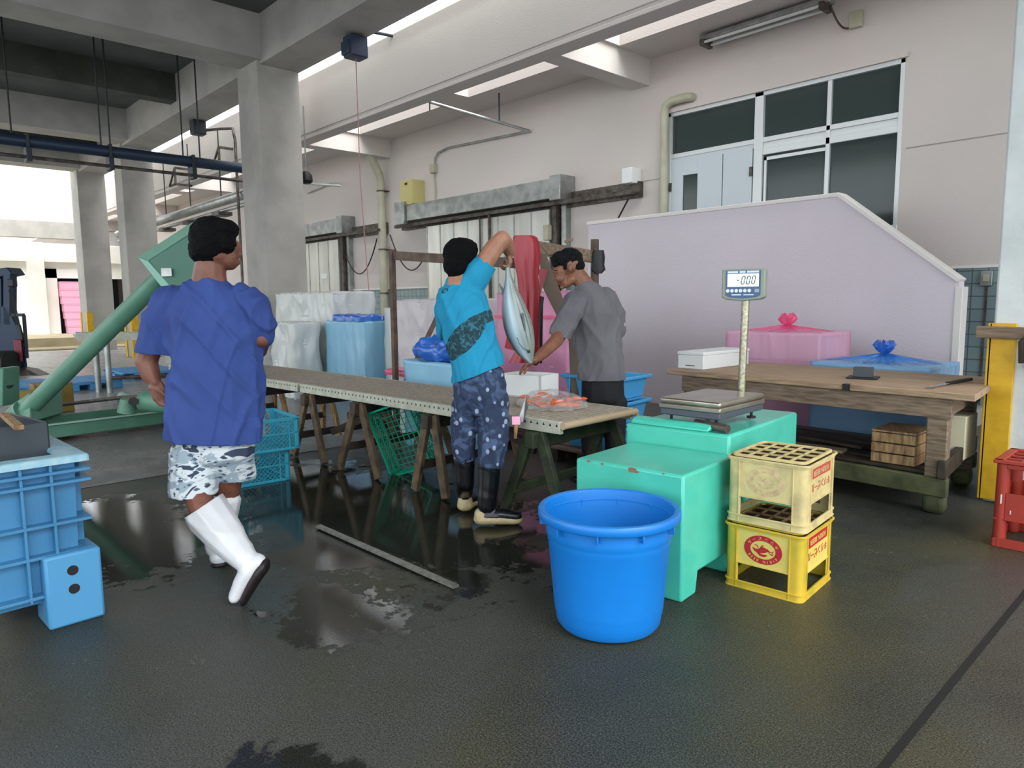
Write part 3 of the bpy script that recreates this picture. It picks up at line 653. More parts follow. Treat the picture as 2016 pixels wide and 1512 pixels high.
# ---------------------------------------------------------------- bottle crates, upside down (grid on top)
def bottle_crate(label, m, mp, mtxt, loc, rz, w=.36, d=.40, h=.3145, emblem=True, group=None, faded=False):
    t = thing('bottle_crate', label, 'crate', loc, rz, group)
    b = MB(); r = .03; th = .006
    hw, hd = w/2, d/2
    def rr(inset, z, n=4):
        pts = []
        for sx, sy, a0 in ((1, 1, 0), (-1, 1, 90), (-1, -1, 180), (1, -1, 270)):
            for k in range(n+1):
                a = math.radians(a0+90*k/n); rr_ = max(r-inset*.0, .008)
                pts.append(V((sx*(hw-inset-rr_)+math.cos(a)*rr_, sy*(hd-inset-rr_)+math.sin(a)*rr_, z)))
        return pts
    def band(z0, z1, out=0.0, thick=.008):
        b.loft([rr(-out, z0), rr(-out, z1), rr(-out+thick, z1), rr(-out+thick, z0), rr(-out, z0)], cap=False)
    band(0, .034, .0); band(.030, .036, .004); band(.0, .005, .004)
    band(h-.02, h-.012, .008); band(h-.030, h-.02, .002); band(h-.012, h, -.012, .010)
    # corner posts
    pw = .058
    for sx in (-1, 1):
        for sy in (-1, 1):
            pts = []
            for k in range(7):
                a = PI/2*k/6; pts.append((sx*(hw-r-.002)+sx*math.cos(a)*(r), sy*(hd-r-.002)+sy*math.sin(a)*(r)))
            o_ = [(sx*(hw-.002), sy*(hd-pw))]+pts+[(sx*(hw-pw), sy*(hd-.002))]
            i_ = [(x-sx*.007, y-sy*.007) for x, y in o_][::-1]
            b.prism([(x, y, .03) for x, y in o_+i_], (0, 0, h-.05))
            b.box(sx*(hw-pw)-.004, sx*(hw-pw)+.004, sy*hd-.004, sy*hd+.004, .03, h-.03) if 0 else None
            b.box(sx*(hw-pw-.003), sx*(hw-pw+.003), min(sy*(hd-.006), sy*(hd+.003)), max(sy*(hd-.006), sy*(hd+.003)), .0, h-.025)
            b.box(min(sx*(hw-.006), sx*(hw+.003)), max(sx*(hw-.006), sx*(hw+.003)), sy*(hd-pw-.003), sy*(hd-pw+.003), 0, h-.025)
    build('frame', b, m, parent=t, world=False, bevel=.0015)
    zt, zb = h-.03, h*.395
    b = MB()
    for s_ in (-1, 1):
        b.box(-hw+pw, hw-pw, min(s_*(hd-.012), s_*(hd-.006)), max(s_*(hd-.012), s_*(hd-.006)), zb, zt)
        b.box(-hw+pw, hw-pw, min(s_*(hd-.012), s_*(hd-.001)), max(s_*(hd-.012), s_*(hd-.001)), zb-.006, zb)
        b.box(min(s_*(hw-.012), s_*(hw-.006)), max(s_*(hw-.012), s_*(hw-.006)), -hd+pw, hd-pw, zb, zt)
        b.box(min(s_*(hw-.012), s_*(hw-.001)), max(s_*(hw-.012), s_*(hw-.001)), -hd+pw, hd-pw, zb-.006, zb)
    build('side_panel', b, mp, parent=t, world=False)
    b = MB(); gw, gd = hw-.022, hd-.022
    nx, ny = 5, 4
    for i in range(nx+1): x = -gw+2*gw*i/nx; b.box(x-.003, x+.003, -gd, gd, h-.010, h-.002)
    for i in range(ny+1): y = -gd+2*gd*i/ny; b.box(-gw, gw, y-.003, y+.003, h-.010, h-.002)
    build('bottle_grid', b, 'cratec' if faded else 'cratein', parent=t, world=False)
    b = MB()
    for i in range(nx+1): x = -gw+2*gw*i/nx; b.box(x-.002, x+.002, -gd, gd, h-.10, h-.010)
    for i in range(ny+1): y = -gd+2*gd*i/ny; b.box(-gw, gw, y-.002, y+.002, h-.10, h-.010)
    build('grid_base', b, M.setdefault('gridd', mat('dark_brown_partition', '#4b3925', .8, col2='#33271a', ns=25)), parent=t, world=False)
    # printed long side (+x face): banner and name, upside down like the crate
    xf = hw-.0055
    zc = (zt+zb)/2
    b = MB()
    wy = hd-pw-.012
    b.add([(xf, -wy, zt-.012), (xf, wy, zt-.012), (xf, wy, zt-.058), (xf, -wy, zt-.058)], [(0, 1, 2, 3)]) if faded else b.add([(xf, -wy, zt-.010), (xf, wy, zt-.010), (xf, wy, zt-.060), (xf, -wy, zt-.060)], [(0, 1, 2, 3)])
    build('banner', b, mtxt, parent=t, world=False, recalc=False)
    text('banner_lettering', 'KIRIN BEER', .036, mp, t, frame((xf+.0006, 0, zt-.035), (0, -1, 0), (0, 0, -1)), world=False, depth=.0003, sx=1.12)
    text('name_lettering', 'キリンビール', .046, mtxt, t, frame((xf+.0006, 0, zt-.095), (0, -1, 0), (0, 0, -1)), world=False, depth=.0003, sx=.92)
    if emblem:
        yf_ = -(hd-.0055); cz = (zt+zb)/2-.002; a_, c_ = .088, .066
        def ring(ro, ri, nm, mm, off):
            b = MB(); n = 48
            P1 = [(-0.0+ro[0]*math.cos(2*PI*k/n), yf_-off, cz+ro[1]*math.sin(2*PI*k/n)) for k in range(n)]
            if ri is None: b.add(P1, [tuple(range(n))])
            else:
                P2 = [(ri[0]*math.cos(2*PI*k/n), yf_-off, cz+ri[1]*math.sin(2*PI*k/n)) for k in range(n)]
                b.add(P1+P2, [(k, (k+1) % n, n+(k+1) % n, n+k) for k in range(n)])
            return build(nm, b, mm, parent=t, world=False, recalc=False)
        ring((a_, c_), (.058, .042), 'emblem_ring', mtxt, .0008)
        # beast mark: body, legs, tail strokes
        b = MB()
        def stroke(pts, wd):
            L_ = []; R_ = []
            for i, (x, z) in enumerate(pts):
                x0, z0 = pts[max(i-1, 0)]; x1, z1 = pts[min(i+1, len(pts)-1)]
                dx, dz = x1-x0, z1-z0; l = math.hypot(dx, dz) or 1; w_ = wd*(math.sin(PI*(i+.35)/(len(pts)-.3)) if len(pts) > 2 else 1)
                L_.append((x-dz/l*w_, yf_-.0008, cz+z+dx/l*w_)); R_.append((x+dz/l*w_, yf_-.0008, cz+z-dx/l*w_))
            n = len(pts); b.add(L_+R_, [(i, i+1, n+i+1, n+i) for i in range(n-1)])
        stroke([(-.048, .004), (-.035, -.006), (-.015, -.008), (.005, -.003), (.022, .003), (.034, -.004)], .010)
        stroke([(-.030, -.012), (-.012, -.024), (.008, -.026), (.020, -.020)], .006)
        stroke([(-.020, .004), (-.026, .016), (-.040, .020)], .003); stroke([(-.012, .004), (-.006, .018), (.006, .022)], .003)
        stroke([(.030, .0), (.044, -.004), (.050, .006)], .003); stroke([(.028, -.008), (.042, -.014), (.050, -.010)], .003)
        stroke([(-.018, .002), (-.004, .010), (.014, .010)], .005)
        build('emblem_mark', b, mtxt, parent=t, world=False, recalc=False)
        def arc(s, a0, a1, size, flip):
            n = len(s)
            for i, ch in enumerate(s):
                if ch == ' ': continue
                a = math.radians(a0+(a1-a0)*(i+.5)/n); ex, ez = .073, .054
                p = (ex*math.cos(a), yf_-.0012, cz+ez*math.sin(a)); nx_, nz_ = math.cos(a)/ex, math.sin(a)/ez; l = math.hypot(nx_, nz_); nx_ /= l; nz_ /= l
                up = (nx_, 0, nz_) if flip > 0 else (-nx_, 0, -nz_)
                xr = V(up).cross(V((0, -1, 0)))
                yield ch, p, xr, up, size
        out = list(arc('KIRIN BEER', -28, -152, .0175, 1))+list(arc('キリンビール', 18, 162, .018, -1))
        b_all = None
        me_all = bmesh.new()
        for ch, p, xr, up, size in out:
            cu = bpy.data.curves.new('c', 'FONT'); cu.body = ch; cu.size = size; cu.align_x = 'CENTER'; cu.align_y = 'CENTER'; cu.extrude = .0002; cu.resolution_u = 2
            o2 = bpy.data.objects.new('c', cu); COL.objects.link(o2)
            me = bpy.data.meshes.new_from_object(o2.evaluated_get(bpy.context.evaluated_depsgraph_get())); bpy.data.objects.remove(o2)
            me.transform(frame(p, xr, up)); me_all.from_mesh(me); bpy.data.meshes.remove(me)
        me = bpy.data.meshes.new('emblem_lettering'); me_all.to_mesh(me); me_all.free(); me.materials.append(M[mp] if isinstance(mp, str) else mp)
        finish(bpy.data.objects.new('emblem_lettering', me), t, False)
    return t
_q = rot(.085, -1.297, 2.945)(-.182, .200); cxy = (_q.x, _q.y)
bottle_crate('bright yellow beer crate with a red oval emblem, under the faded one', 'cratey', 'panely', 'redp', (cxy[0], cxy[1], 0), .085)
ghost = mat('worn_off_print', '#cdb98a', .7, col2='#b59a76', ns=40)
bottle_crate('faded cream beer crate with a worn off emblem, on top of the bright yellow one', 'cratec', 'cratec', 'redpf', (cxy[0]+.003, cxy[1]-.002, .3165), .095, faded=True)
for o in list(bpy.data.objects):
    if o.parent and o.name.startswith('emblem') and o.parent.location.z > .3:
        o.data.materials.clear(); o.data.materials.append(ghost)
# red crate, half in the picture
def red_crate(loc, rz):
    t = thing('bottle_crate', 'red plastic crate at the right edge in front of the white pillar', 'crate', loc, rz)
    w, d, h = .42, .40, .475; hw, hd = w/2, d/2; b = MB()
    b.box(-hw, hw, -hd, -hd+.012, 0, .05); b.box(-hw, hw, hd-.012, hd, 0, .05); b.box(-hw, -hw+.012, -hd, hd, 0, .05); b.box(hw-.012, hw, -hd, hd, 0, .05)
    for sx in (-1, 1):
        for sy in (-1, 1): b.tube([(sx*(hw-.03), sy*(hd-.03), .0), (sx*(hw-.03), sy*(hd-.03), h-.02)], .031, n=14)
    for s_ in (-1, 1):
        y0, y1 = sorted((s_*(hd-.004), s_*(hd-.014))); x0, x1 = sorted((s_*(hw-.004), s_*(hw-.014)))
        b.box(-hw+.05, hw-.05, y0, y1, .155, .30); b.box(-hw+.05, hw-.05, y0, y1, .43, h-.02)
        b.box(x0, x1, -hd+.05, hd-.05, .155, .30); b.box(x0, x1, -hd+.05, hd-.05, .43, h-.02)
        b.box(-hw, hw, y0-.003, y1+.003, .15, .158); b.box(x0-.003, x1+.003, -hd, hd, .15, .158)
    build('crate_body', b, 'redc', parent=t, world=False, bevel=.003)
    b = MB()
    b.box(-hw-.012, hw+.012, -hd-.012, -hd+.03, h-.018, h); b.box(-hw-.012, hw+.012, hd-.03, hd+.012, h-.018, h); b.box(-hw-.012, -hw+.03, -hd, hd, h-.018, h); b.box(hw-.03, hw+.012, -hd, hd, h-.018, h)
    for i in (-1, 0, 1): b.box(-hw, hw, i*.09-.012, i*.09+.012, h-.016, h-.004)
    for i in (-1, 0, 1): b.box(i*.1-.012, i*.1+.012, -hd, hd, h-.016, h-.004)
    build('top_grid', b, 'redc', parent=t, world=False, bevel=.004)
    build('scuff', MB().box(-hw+.03, -hw+.036, -hd-.0025, -hd-.001, .24, .29).box(-hw+.075, -hw+.079, -hd-.001, -hd+.004, .19, .21), 'white', parent=t, world=False)
    return t
red_crate((-.93+.215, 4.40+.2, 0), .02)
crx = dep(1192, 800, 5.82)      # centre of the blue crate stack
# ================================================================ film wrapped foam box stacks
def film(name, col, alpha=.8, rough=.3, bump=.5):
    m = mat(name, col, rough, alpha=alpha, coat=.35, bump=bump, bs=22, stretch=(1, 1, .35)); m.node_tree.nodes['Principled BSDF'].inputs['Transmission Weight'].default_value = 0
    return m
M['f_white'] = film('milky_plastic_film', '#dfe4e2', .72)
M['f_blue'] = film('light_blue_plastic_film', '#7cc0f6', .6)
M['f_blue2'] = film('cyan_blue_plastic_film', '#8fd4f8', .66)
M['f_pink'] = film('pink_plastic_film', '#f2a9d0', .55)
M['f_pink2'] = film('deep_pink_plastic_film', '#ef5f90', .85)
M['f_rose'] = film('pale_rose_plastic_film', '#e6dde4', .62)
M['f_dblue'] = film('strong_blue_plastic_film', '#2f6fd0', .9)
M['f_pink3'] = film('layered_pink_film', '#f0609c', .5); M['f_blue3'] = film('layered_blue_film', '#2f86e0', .55)
def crumple(o, amp, sc, seed=0, vert=.4, fixed=None):
    off = V((seed*3.1, seed*1.7, seed*2.3)); me = o.data; me.update()
    nr = [v.normal.copy() for v in me.vertices]
    for v, n in zip(me.vertices, nr):
        p = V((v.co.x*sc, v.co.y*sc, v.co.z*sc*vert))+off
        r = 1-abs(noise.noise(p)*2.2)-.45+.5*noise.noise(p*2.7)
        v.co += n*(amp*r)
def gridbox(x0, x1, y0, y1, z0, z1, st=.035, top=True):
    b = bmesh.new(); bmesh.ops.create_cube(b, size=1)
    for v in b.verts: v.co = V((x0 if v.co.x < 0 else x1, y0 if v.co.y < 0 else y1, z0 if v.co.z < 0 else z1))
    n = max(2, int(max(x1-x0, y1-y0, z1-z0)/st/2))
    bmesh.ops.subdivide_edges(b, edges=[e for e in b.edges if abs((e.verts[0].co-e.verts[1].co).x) > .01], cuts=max(1, int((x1-x0)/st)), use_grid_fill=True)
    bmesh.ops.subdivide_edges(b, edges=[e for e in b.edges if abs((e.verts[0].co-e.verts[1].co).y) > .01], cuts=max(1, int((y1-y0)/st)), use_grid_fill=True)
    bmesh.ops.subdivide_edges(b, edges=[e for e in b.edges if abs((e.verts[0].co-e.verts[1].co).z) > .01], cuts=max(1, int((z1-z0)/st)), use_grid_fill=True)
    bmesh.ops.delete(b, geom=[f for f in b.faces if f.calc_center_median().z < z0+.001], context='FACES')
    bmesh.ops.recalc_face_normals(b, faces=b.faces)
    return b
def put(name, b, m, parent, solid=0):
    me = bpy.data.meshes.new(name); b.to_mesh(me); b.free(); me.materials.append(M[m] if isinstance(m, str) else m)
    for p in me.polygons: p.use_smooth = True
    o = bpy.data.objects.new(name, me); return finish(o, parent, False)
def wrapped(label, x0, x1, y0, y1, z0, z1, fm, nb, foam='white', knot=0, km=None, amp=.012, rz=0, group=None, name='wrapped_box_stack', seed=1, tie=False, cols=1, cat='wrapped boxes'):
    cx, cy = (x0+x1)/2, (y0+y1)/2; w, d, h = x1-x0, y1-y0, z1-z0
    t = thing(name, label, cat, (cx, cy, z0), rz, group)
    hb = h/nb
    for i in range(nb):
        for c in range(cols):
            xa = -w/2+w*c/cols; xb = -w/2+w*(c+1)/cols-.006
            build('foam_box', MB().box(xa+.012, xb-.012, -d/2+.012, d/2-.012, i*hb, i*hb+hb*.86), foam, parent=t, world=False, bevel=.012)
            build('foam_lid', MB().box(xa+.006, xb-.006, -d/2+.006, d/2-.006, i*hb+hb*.86, i*hb+hb-.004), foam, parent=t, world=False, bevel=.010)
    b = gridbox(-w/2-.006, w/2+.006, -d/2-.006, d/2+.006, .0, h+.006, st=.03)
    if knot:
        for v in b.verts:
            if v.co.z > h:
                r = math.hypot(v.co.x/(w/2), v.co.y/(d/2)); a = math.atan2(v.co.y, v.co.x); k = max(0, 1-r)
                v.co.z += knot*(k**1.6)*(.8+.0*a)+.012*math.sin(a*13+seed)*min(1, r*1.5)*k*1.5
            else:
                a = abs(v.co.x)/(w/2) if abs(v.co.y) > d/2-.01 else abs(v.co.y)/(d/2)
                u = v.co.z/h
                n_ = math.sin(v.co.x*70+v.co.y*60+seed+(1-u)*3*v.co.x*6)*.006*(1-a)*1.2
                nn = V((0, -1 if v.co.y < 0 else 1, 0)) if abs(v.co.y) > d/2-.01 else V((-1 if v.co.x < 0 else 1, 0, 0))
                v.co += nn*(n_+.002)
    fo = put('plastic_bag', b, fm, t); crumple(fo, amp, 5.5, seed)
    if knot:
        zk = h+knot*.8; mb = MB()
        n = 26; rings = []
        for j, (r, z) in enumerate([(.10, -.03), (.035, .0), (.022, .02), (.05, .045), (.075, .085), (.06, .12)]):
            rings.append([V((math.cos(2*PI*k/n)*r*(1+.35*math.sin(k*2.4+j*.3+seed)), math.sin(2*PI*k/n)*r*.75*(1+.35*math.cos(k*3.1+seed)), zk+z+(.02*math.sin(k*1.9+seed) if j > 2 else 0))) for k in range(n)])
        mb.loft(rings, cap=False)
        build('knot', mb, km or fm, parent=t, world=False, smooth=True)
        mb = MB(); n = 60; R0 = min(w, d)*.5; rr = []
        for j_ in range(8):
            f = j_/7; ring = []
            for k in range(n):
                a = 2*PI*k/n; rad = .02+(R0*(.75+.55*math.sin(k*1.7+seed)**2))*f
                x_, y_ = math.cos(a)*rad*(w/min(w, d))*.8, math.sin(a)*rad*.8
                kk = max(0, 1-math.hypot(x_/(w/2), y_/(d/2)))
                ring.append(V((max(-w/2, min(w/2, x_)), max(-d/2, min(d/2, y_)), h+.012+knot*kk**1.6*.95+.012*math.sin(k*2.1)*(1-f)*(.3+f)*2)))
            rr.append(ring)
        mb.loft(rr, cap=False); build('gathered_pleats', mb, fm.replace('f_pink', 'f_pink3').replace('f_blue', 'f_blue3'), parent=t, world=False, smooth=True)
    return t
wrapped('foam boxes in pink film with a knot on top behind the wooden bench', -3.62, -2.70, 6.3, 6.95, 0, 1.025, 'f_pink', 4, knot=.06, km='f_pink2', seed=2, amp=.006)
wrapped('foam boxes in blue film with a knot on top behind the wooden bench', -2.66, -1.73, 6.05, 6.75, .12, .795, 'f_blue', 3, knot=.07, km='f_dblue', seed=5, amp=.008)
tag(build('slatted_pallet', MB().box(-2.68, -1.6, 5.99, 6.9, .0, .12), 'woodd', bevel=.01), 'dark low pallet under the blue wrapped boxes behind the bench', 'pallet')

# far stacks behind the conveyor
wrapped('tall stack of white foam sheets in milky film in front of the big pillar', -11.0, -9.15, 5.08, 5.75, 0, 1.50, 'f_white', 9, amp=.03, seed=3)
wrapped('white foam boxes under loose milky film, left of the cyan wrapped stack', -9.95, -9.26, 4.5, 4.9, 0, 1.07, 'f_white', 4, amp=.035, seed=8)
wrapped('small bundle of clear bags and blue film at the foot of the white foam sheets', -10.9, -10.08, 4.4, 4.85, 0, .92, 'f_white', 3, amp=.05, seed=11, name='bagged_bundle', cat='bundle')
wrapped('cyan film wrapped foam box stack left of the thin brown rack post', -9.15, -8.15, 4.95, 5.45, 0, 1.09, 'f_blue2', 6, cols=2, amp=.014, seed=4)
wrapped('flat blue cover heaped on the cyan film wrapped stack', -9.0, -8.3, 5.0, 5.4, 1.10, 1.17, 'f_dblue', 1, amp=.03, seed=14, name='plastic_sheet', cat='sheet')
wrapped('pale rose film wrapped foam box stack behind the thin brown rack post', -7.42, -6.2, 5.0, 5.6, 0, 1.37, 'f_rose', 7, cols=2, amp=.02, seed=6)
wrapped('white foam boxes with ragged film between the cyan and the pale rose stacks', -8.02, -7.5, 5.2, 5.6, 0, 1.27, 'f_white', 6, amp=.02, seed=7)
tp_ = wrapped('tall foam box stack in pink film behind the fish and the red apron', -5.55, -4.55, 5.0, 5.7, 0, 1.43, 'f_pink', 6, foam='pinkf', cols=2, amp=.018, seed=9)
b = MB(); b.box(-5.58, -4.52, 4.97, 5.73, 1.17, 1.2); build('strap', b, 'f_pink2', parent=tp_)
wrapped('light blue foam box tied in a crumpled blue bag behind the conveyor', -5.52, -4.7, 3.78, 4.2, .0, .80, 'f_blue2', 3, amp=.012, seed=10)
# crumpled blue bag heap on that box
b = bmesh.new(); bmesh.ops.create_icosphere(b, subdivisions=5, radius=1)
for v in b.verts: v.co = V((v.co.x*.42, v.co.y*.23, v.co.z*.13 if v.co.z > 0 else v.co.z*.10))
t = thing('crumpled_bag', 'crumpled strong blue plastic bag heaped on the light blue foam box', 'bag', (-5.1, 3.98, .90))
o = put('bag_body', b, 'f_dblue', t); crumple(o, .05, 7, 3, vert=1)
t = thing('folded_sheet', 'flat pink plastic sheet just behind the rear edge of the conveyor', 'sheet', (-5.75, 4.22, .60))
o = put('sheet', gridbox(-.5, .35, -.2, .2, 0, .05), 'f_pink2', t); crumple(o, .02, 7, 5)
build('support', MB().box(-.45, .3, -.15, .15, -.60, 0), 'white', parent=t, world=False, bevel=.01)

# ================================================================ wooden bench on the right with the things on it
t = thing('wooden_workbench', 'heavy weathered wooden workbench with algae green lower rail', 'table', (-2.2, 5.3, 0))
TP = [(-3.36, 4.90), (-1.12, 4.755), (-1.235, 5.90), (-3.36, 5.98)]
def inset(pts, k): c = (sum(p[0] for p in pts)/4, sum(p[1] for p in pts)/4); return [(p[0]+(c[0]-p[0])*k[0], p[1]+(c[1]-p[1])*k[1]) for p in pts]
b = MB()
for i in range(4):
    f0, f1 = i/4+.001, (i+1)/4-.001
    L_ = lambda f: V((TP[0][0]+(TP[3][0]-TP[0][0])*f, TP[0][1]+(TP[3][1]-TP[0][1])*f, 0)); R_ = lambda f: V((TP[1][0]+(TP[2][0]-TP[1][0])*f, TP[1][1]+(TP[2][1]-TP[1][1])*f, 0))
    b = MB().prism([L_(f0)+UP*.728, R_(f0)+UP*.728, R_(f1)+UP*.728, L_(f1)+UP*.728], (0, 0, .042))
    build('top_plank', b, 'woodt', parent=t, bevel=.005)
def on(u, v): # u along length 0..1, v depth 0..1
    a = V((TP[0][0]+(TP[3][0]-TP[0][0])*v, TP[0][1]+(TP[3][1]-TP[0][1])*v, 0)); c = V((TP[1][0]+(TP[2][0]-TP[1][0])*v, TP[1][1]+(TP[2][1]-TP[1][1])*v, 0)); return a.lerp(c, u)
dx_ = (on(1, 0)-on(0, 0)).normalized(); dy_ = (on(1, 1)-on(1, 0)).normalized()
for v in (.05, .92): build('apron_board', MB().bar(on(.06, v)+UP*.665, on(.945, v)+UP*.665, .04, .125), 'wood', parent=t, bevel=.004)
for u in (.08, .925): build('apron_board', MB().bar(on(u, .08)+UP*.665, on(u, .9)+UP*.665, .04, .125), 'wood', parent=t, bevel=.004)
for u in (.09, .91):
    for v in (.09, .88):
        c = on(u, v); build('leg', MB().obox(c+UP*.365, dx_, dy_, UP, .12, .12, .50), 'wood', parent=t, bevel=.008)
        build('foot_block', MB().obox(c+UP*.06, dx_, dy_, UP, .13, .13, .12), 'woodg', parent=t, bevel=.03)
for v in (.04, .93): build('lower_rail', MB().bar(on(.03, v)+UP*.175, on(.945, v)+UP*.175, .05, .115), 'woodg', parent=t, bevel=.006)
for u in (.93,): build('lower_rail', MB().bar(on(u, .0)+UP*.29, on(u, .98)+UP*.29, .05, .11), 'woodd', parent=t, bevel=.006)
for i in range(5): build('shelf_board', MB().bar(on(.08, .13+i*.19)+UP*.245, on(.93, .13+i*.19)+UP*.245, .14, .022), 'woodd', parent=t, bevel=.004)
def on_top(px, py, z=.77): return onz(px, py, z)
# white foam box on bench
a = on_top(1387, 729); bq = onz(1337, 725, .77); c = onz(1460, 717, .77)
ax = V((1, -.03, 0)).normalized(); ay = V((.03, 1, 0))
t = thing('foam_box', 'long white foam box lying on the left end of the wooden bench', 'box', (a.x, a.y, .77))
cc = V((a.x-.13, a.y+.36, 0))
build('box_body', MB().obox(cc+UP*.828, ax, ay, UP, .25, .70, .115), 'white', parent=t, bevel=.008)
build('lid', MB().obox(cc+UP*.899, ax, ay, UP, .258, .71, .03), 'white', parent=t, bevel=.008)
build('handle_slot', MB().obox(cc-ay*.352+UP*.80, ax, ay, UP, .09, .004, .006), 'totem', parent=t)
# black ink block on a plate
p = V((-1.93, 5.24, .77))
t = thing('stamp_block', 'black block standing on a thin black plate on the bench', 'block', tuple(p))
rx = V((math.cos(.25), math.sin(.25), 0)); ry = V((-rx.y, rx.x, 0))
build('base_plate', MB().obox(p+UP*.006, rx, ry, UP, .20, .20, .010), 'black', parent=t, bevel=.002)
build('block', MB().obox(p+UP*.045+ry*.0, rx, ry, UP, .125, .07, .07), 'totem', parent=t, bevel=.004)
# knife
k0, k1 = onz(1827, 764, .775), onz(1912, 748, .785)
t = thing('knife', 'knife with a black handle lying on the right end of the bench', 'knife', tuple(k0))
m_ = k0.lerp(k1, .42); k1.z = .79; m_.z = .787; k0.z = .78
build('handle', MB().tube([m_, m_.lerp(k1, .5), k1], [.011, .014, .012], n=10), 'black', parent=t, smooth=True)
build('blade', MB().bar(k0, m_, .028, .003), 'steel', parent=t)
# small black clip on the front edge
q = ony(1668, 757, 4.81); tag(build('metal_clip', MB().box(q.x-.02, q.x+.02, 4.78, 4.80+.03, .728, .772), 'black'), 'small dark clip on the front edge of the bench', 'clip')
# wooden crate and boards below
q = V((-1.60, 5.0, .257))
t = thing('wooden_crate', 'small brown slatted wooden crate on the lower shelf of the bench', 'crate', tuple(q))
for i in range(3): build('slat', MB().box(q.x-.13, q.x+.14, q.y-.11, q.y-.09, .26+i*.068, .32+i*.068), 'woodl', parent=t, bevel=.003); build('slat', MB().box(q.x+.12, q.x+.14, q.y-.09, q.y+.25, .26+i*.068, .32+i*.068), 'woodl', parent=t, bevel=.003)
build('crate_top', MB().box(q.x-.13, q.x+.14, q.y-.11, q.y+.25, .464, .474), 'woodl', parent=t); build('crate_back', MB().box(q.x-.13, q.x-.11, q.y-.09, q.y+.25, .26, .46), 'woodl', parent=t)
tag(build('paper_box', MB().box(-1.52, -1.30, 5.33, 5.6, .257, .55), mat('cream_carton', '#cfcdb0', .7), bevel=.004), 'cream carton behind the small wooden crate under the bench', 'box')
for i, (x, y, w, a, lab) in enumerate(((-2.25, 5.0, .6, .1, 'grey'), (-2.1, 5.2, .5, -.2, 'darker'))):
    r_ = V((math.cos(a), math.sin(a), 0)); tag(build('loose_board', MB().obox((x, y, .27+i*.025), r_, V((-r_.y, r_.x, 0)), UP, w, .12, .022), 'woodd' if i else 'wood', bevel=.003), '%s loose board lying on the lower shelf of the bench' % lab, 'board')
# black netting bag under the bench at left
b = bmesh.new(); bmesh.ops.create_icosphere(b, subdivisions=4, radius=1)
for v in b.verts: v.co = V((v.co.x*.26, v.co.y*.18, v.co.z*.14+.14))
t = thing('net_bag', 'dark crumpled bag on the blue box behind the scale', 'bag', (-3.1, 5.3, .40)); o = put('bag_body', b, mat('black_bag_film', '#1c232b', .25, coat=.5), t); crumple(o, .03, 9, 4, 1)
tag(build('storage_box', MB().box(-3.4, -2.75, 5.05, 5.6, .257, .41), mat('teal_blue_box', '#2c5f7d', .5), bevel=.01), 'dark teal blue box on the lower shelf at the left end of the bench', 'box')

# ================================================================ conveyor on trestles
CA = math.atan2(.145, 3.67)
cdx = V((math.cos(CA), math.sin(CA), 0)); cdy = V((-cdx.y, cdx.x, 0))
c0 = V((-2.70, 2.90, 0))                       # near right corner
ZT = .65; CWD = .72
M['rail'] = mat('cream_galvanised_rail', '#bfc2b4', .5, .25, col2='#a9ad9c', ns=14)
M['roller'] = mat('grey_beige_rollers', '#a39a8c', .5, .2, col2='#8f8678', ns=30)
def conveyor(label, s0, s1):
    t = thing('roller_conveyor', label, 'conveyor', tuple(c0-cdx*s0))
    def cp(s, w, z): return c0-cdx*s+cdy*w+UP*z
    for w in (0, CWD-.03):
        a, c = cp(s1, w+.015, ZT-.035), cp(s0, w+.015, ZT-.035); build('side_rail', MB().bar(a, c, .03, .075), 'rail', parent=t, bevel=.004)
    n = int((s1-s0)/.05); first = None
    for i in range(n):
        s = s0+(i+.5)*(s1-s0)/n; d_ = cp(s, .03, ZT-.018)-cp(s0, .03, ZT-.018)
        if first is None: first = build('roller', MB().tube([cp(s0, .03, ZT-.018), cp(s0, CWD-.03, ZT-.018)], .0225, n=10), 'roller', parent=t, smooth=True); first.location = d_
        else: q_ = first.copy(); COL.objects.link(q_); q_.location = d_
    b = MB()
    for i in range(0, n, 1):
        s = s0+(i+.5)*(s1-s0)/n
        c = cp(s, -.001, ZT-.03); b.add([c-cdx*.009, c+cdx*.009, c+UP*.018], [(0, 1, 2)])
    o = build('axle_slot', b, 'black', parent=t, recalc=False); o['kind'] = 'stuff'
    return t
conveyor('cream roller conveyor section in front of the men, ending by the mint block', 0, 2.96)
conveyor('far cream roller conveyor section running left behind the walking man', 3.0, 6.0)
e = c0+UP*ZT
tag(build('end_tube', MB().tube([c0+cdx*.02+UP*(ZT-.02), c0+cdx*.02+cdy*CWD+UP*(ZT-.02)], .022, n=12).tube([c0+cdx*.02+cdy*CWD+UP*(ZT-.02), c0+cdx*.03+cdy*(CWD+.01)+UP*(ZT-.09)], .016, n=8), mat('bare_wood_tube', '#b09c80', .5), smooth=True), 'pale round tube closing the right end of the near conveyor', 'tube')
# A-frame trestles
def trestle(label, s, mleg, mbeam, w0=-.02, w1=CWD+.02, spread=.17, zt=ZT-.075, tilt=0):
    t = thing('sawhorse', label, 'sawhorse', tuple(c0-cdx*s), 0)
    def cp(ds, w, z): return c0-cdx*(s+ds)+cdy*w+UP*z
    build('top_beam', MB().bar(cp(0, w0-.03, zt-.05), cp(0, w1+.03, zt-.05), .07, .095), mbeam, parent=t, bevel=.006)
    for w in (w0+.03, w1-.03):
        for sg in (-1, 1):
            ww = w+(-.02 if w < .3 else .05)
            build('leg', MB().bar(cp(sg*.035, w, zt-.01), cp(sg*spread, ww, .012), .068, .036, up=tuple(cdy)), mleg, parent=t, bevel=.004)
        zz = .22 if w < .3 else .24
    build('cross_rail', MB().bar(cp(spread*.62, w0-.0, .20), cp(spread*.62, w1+.02, .20), .025, .06), mbeam, parent=t, bevel=.004)
    return t
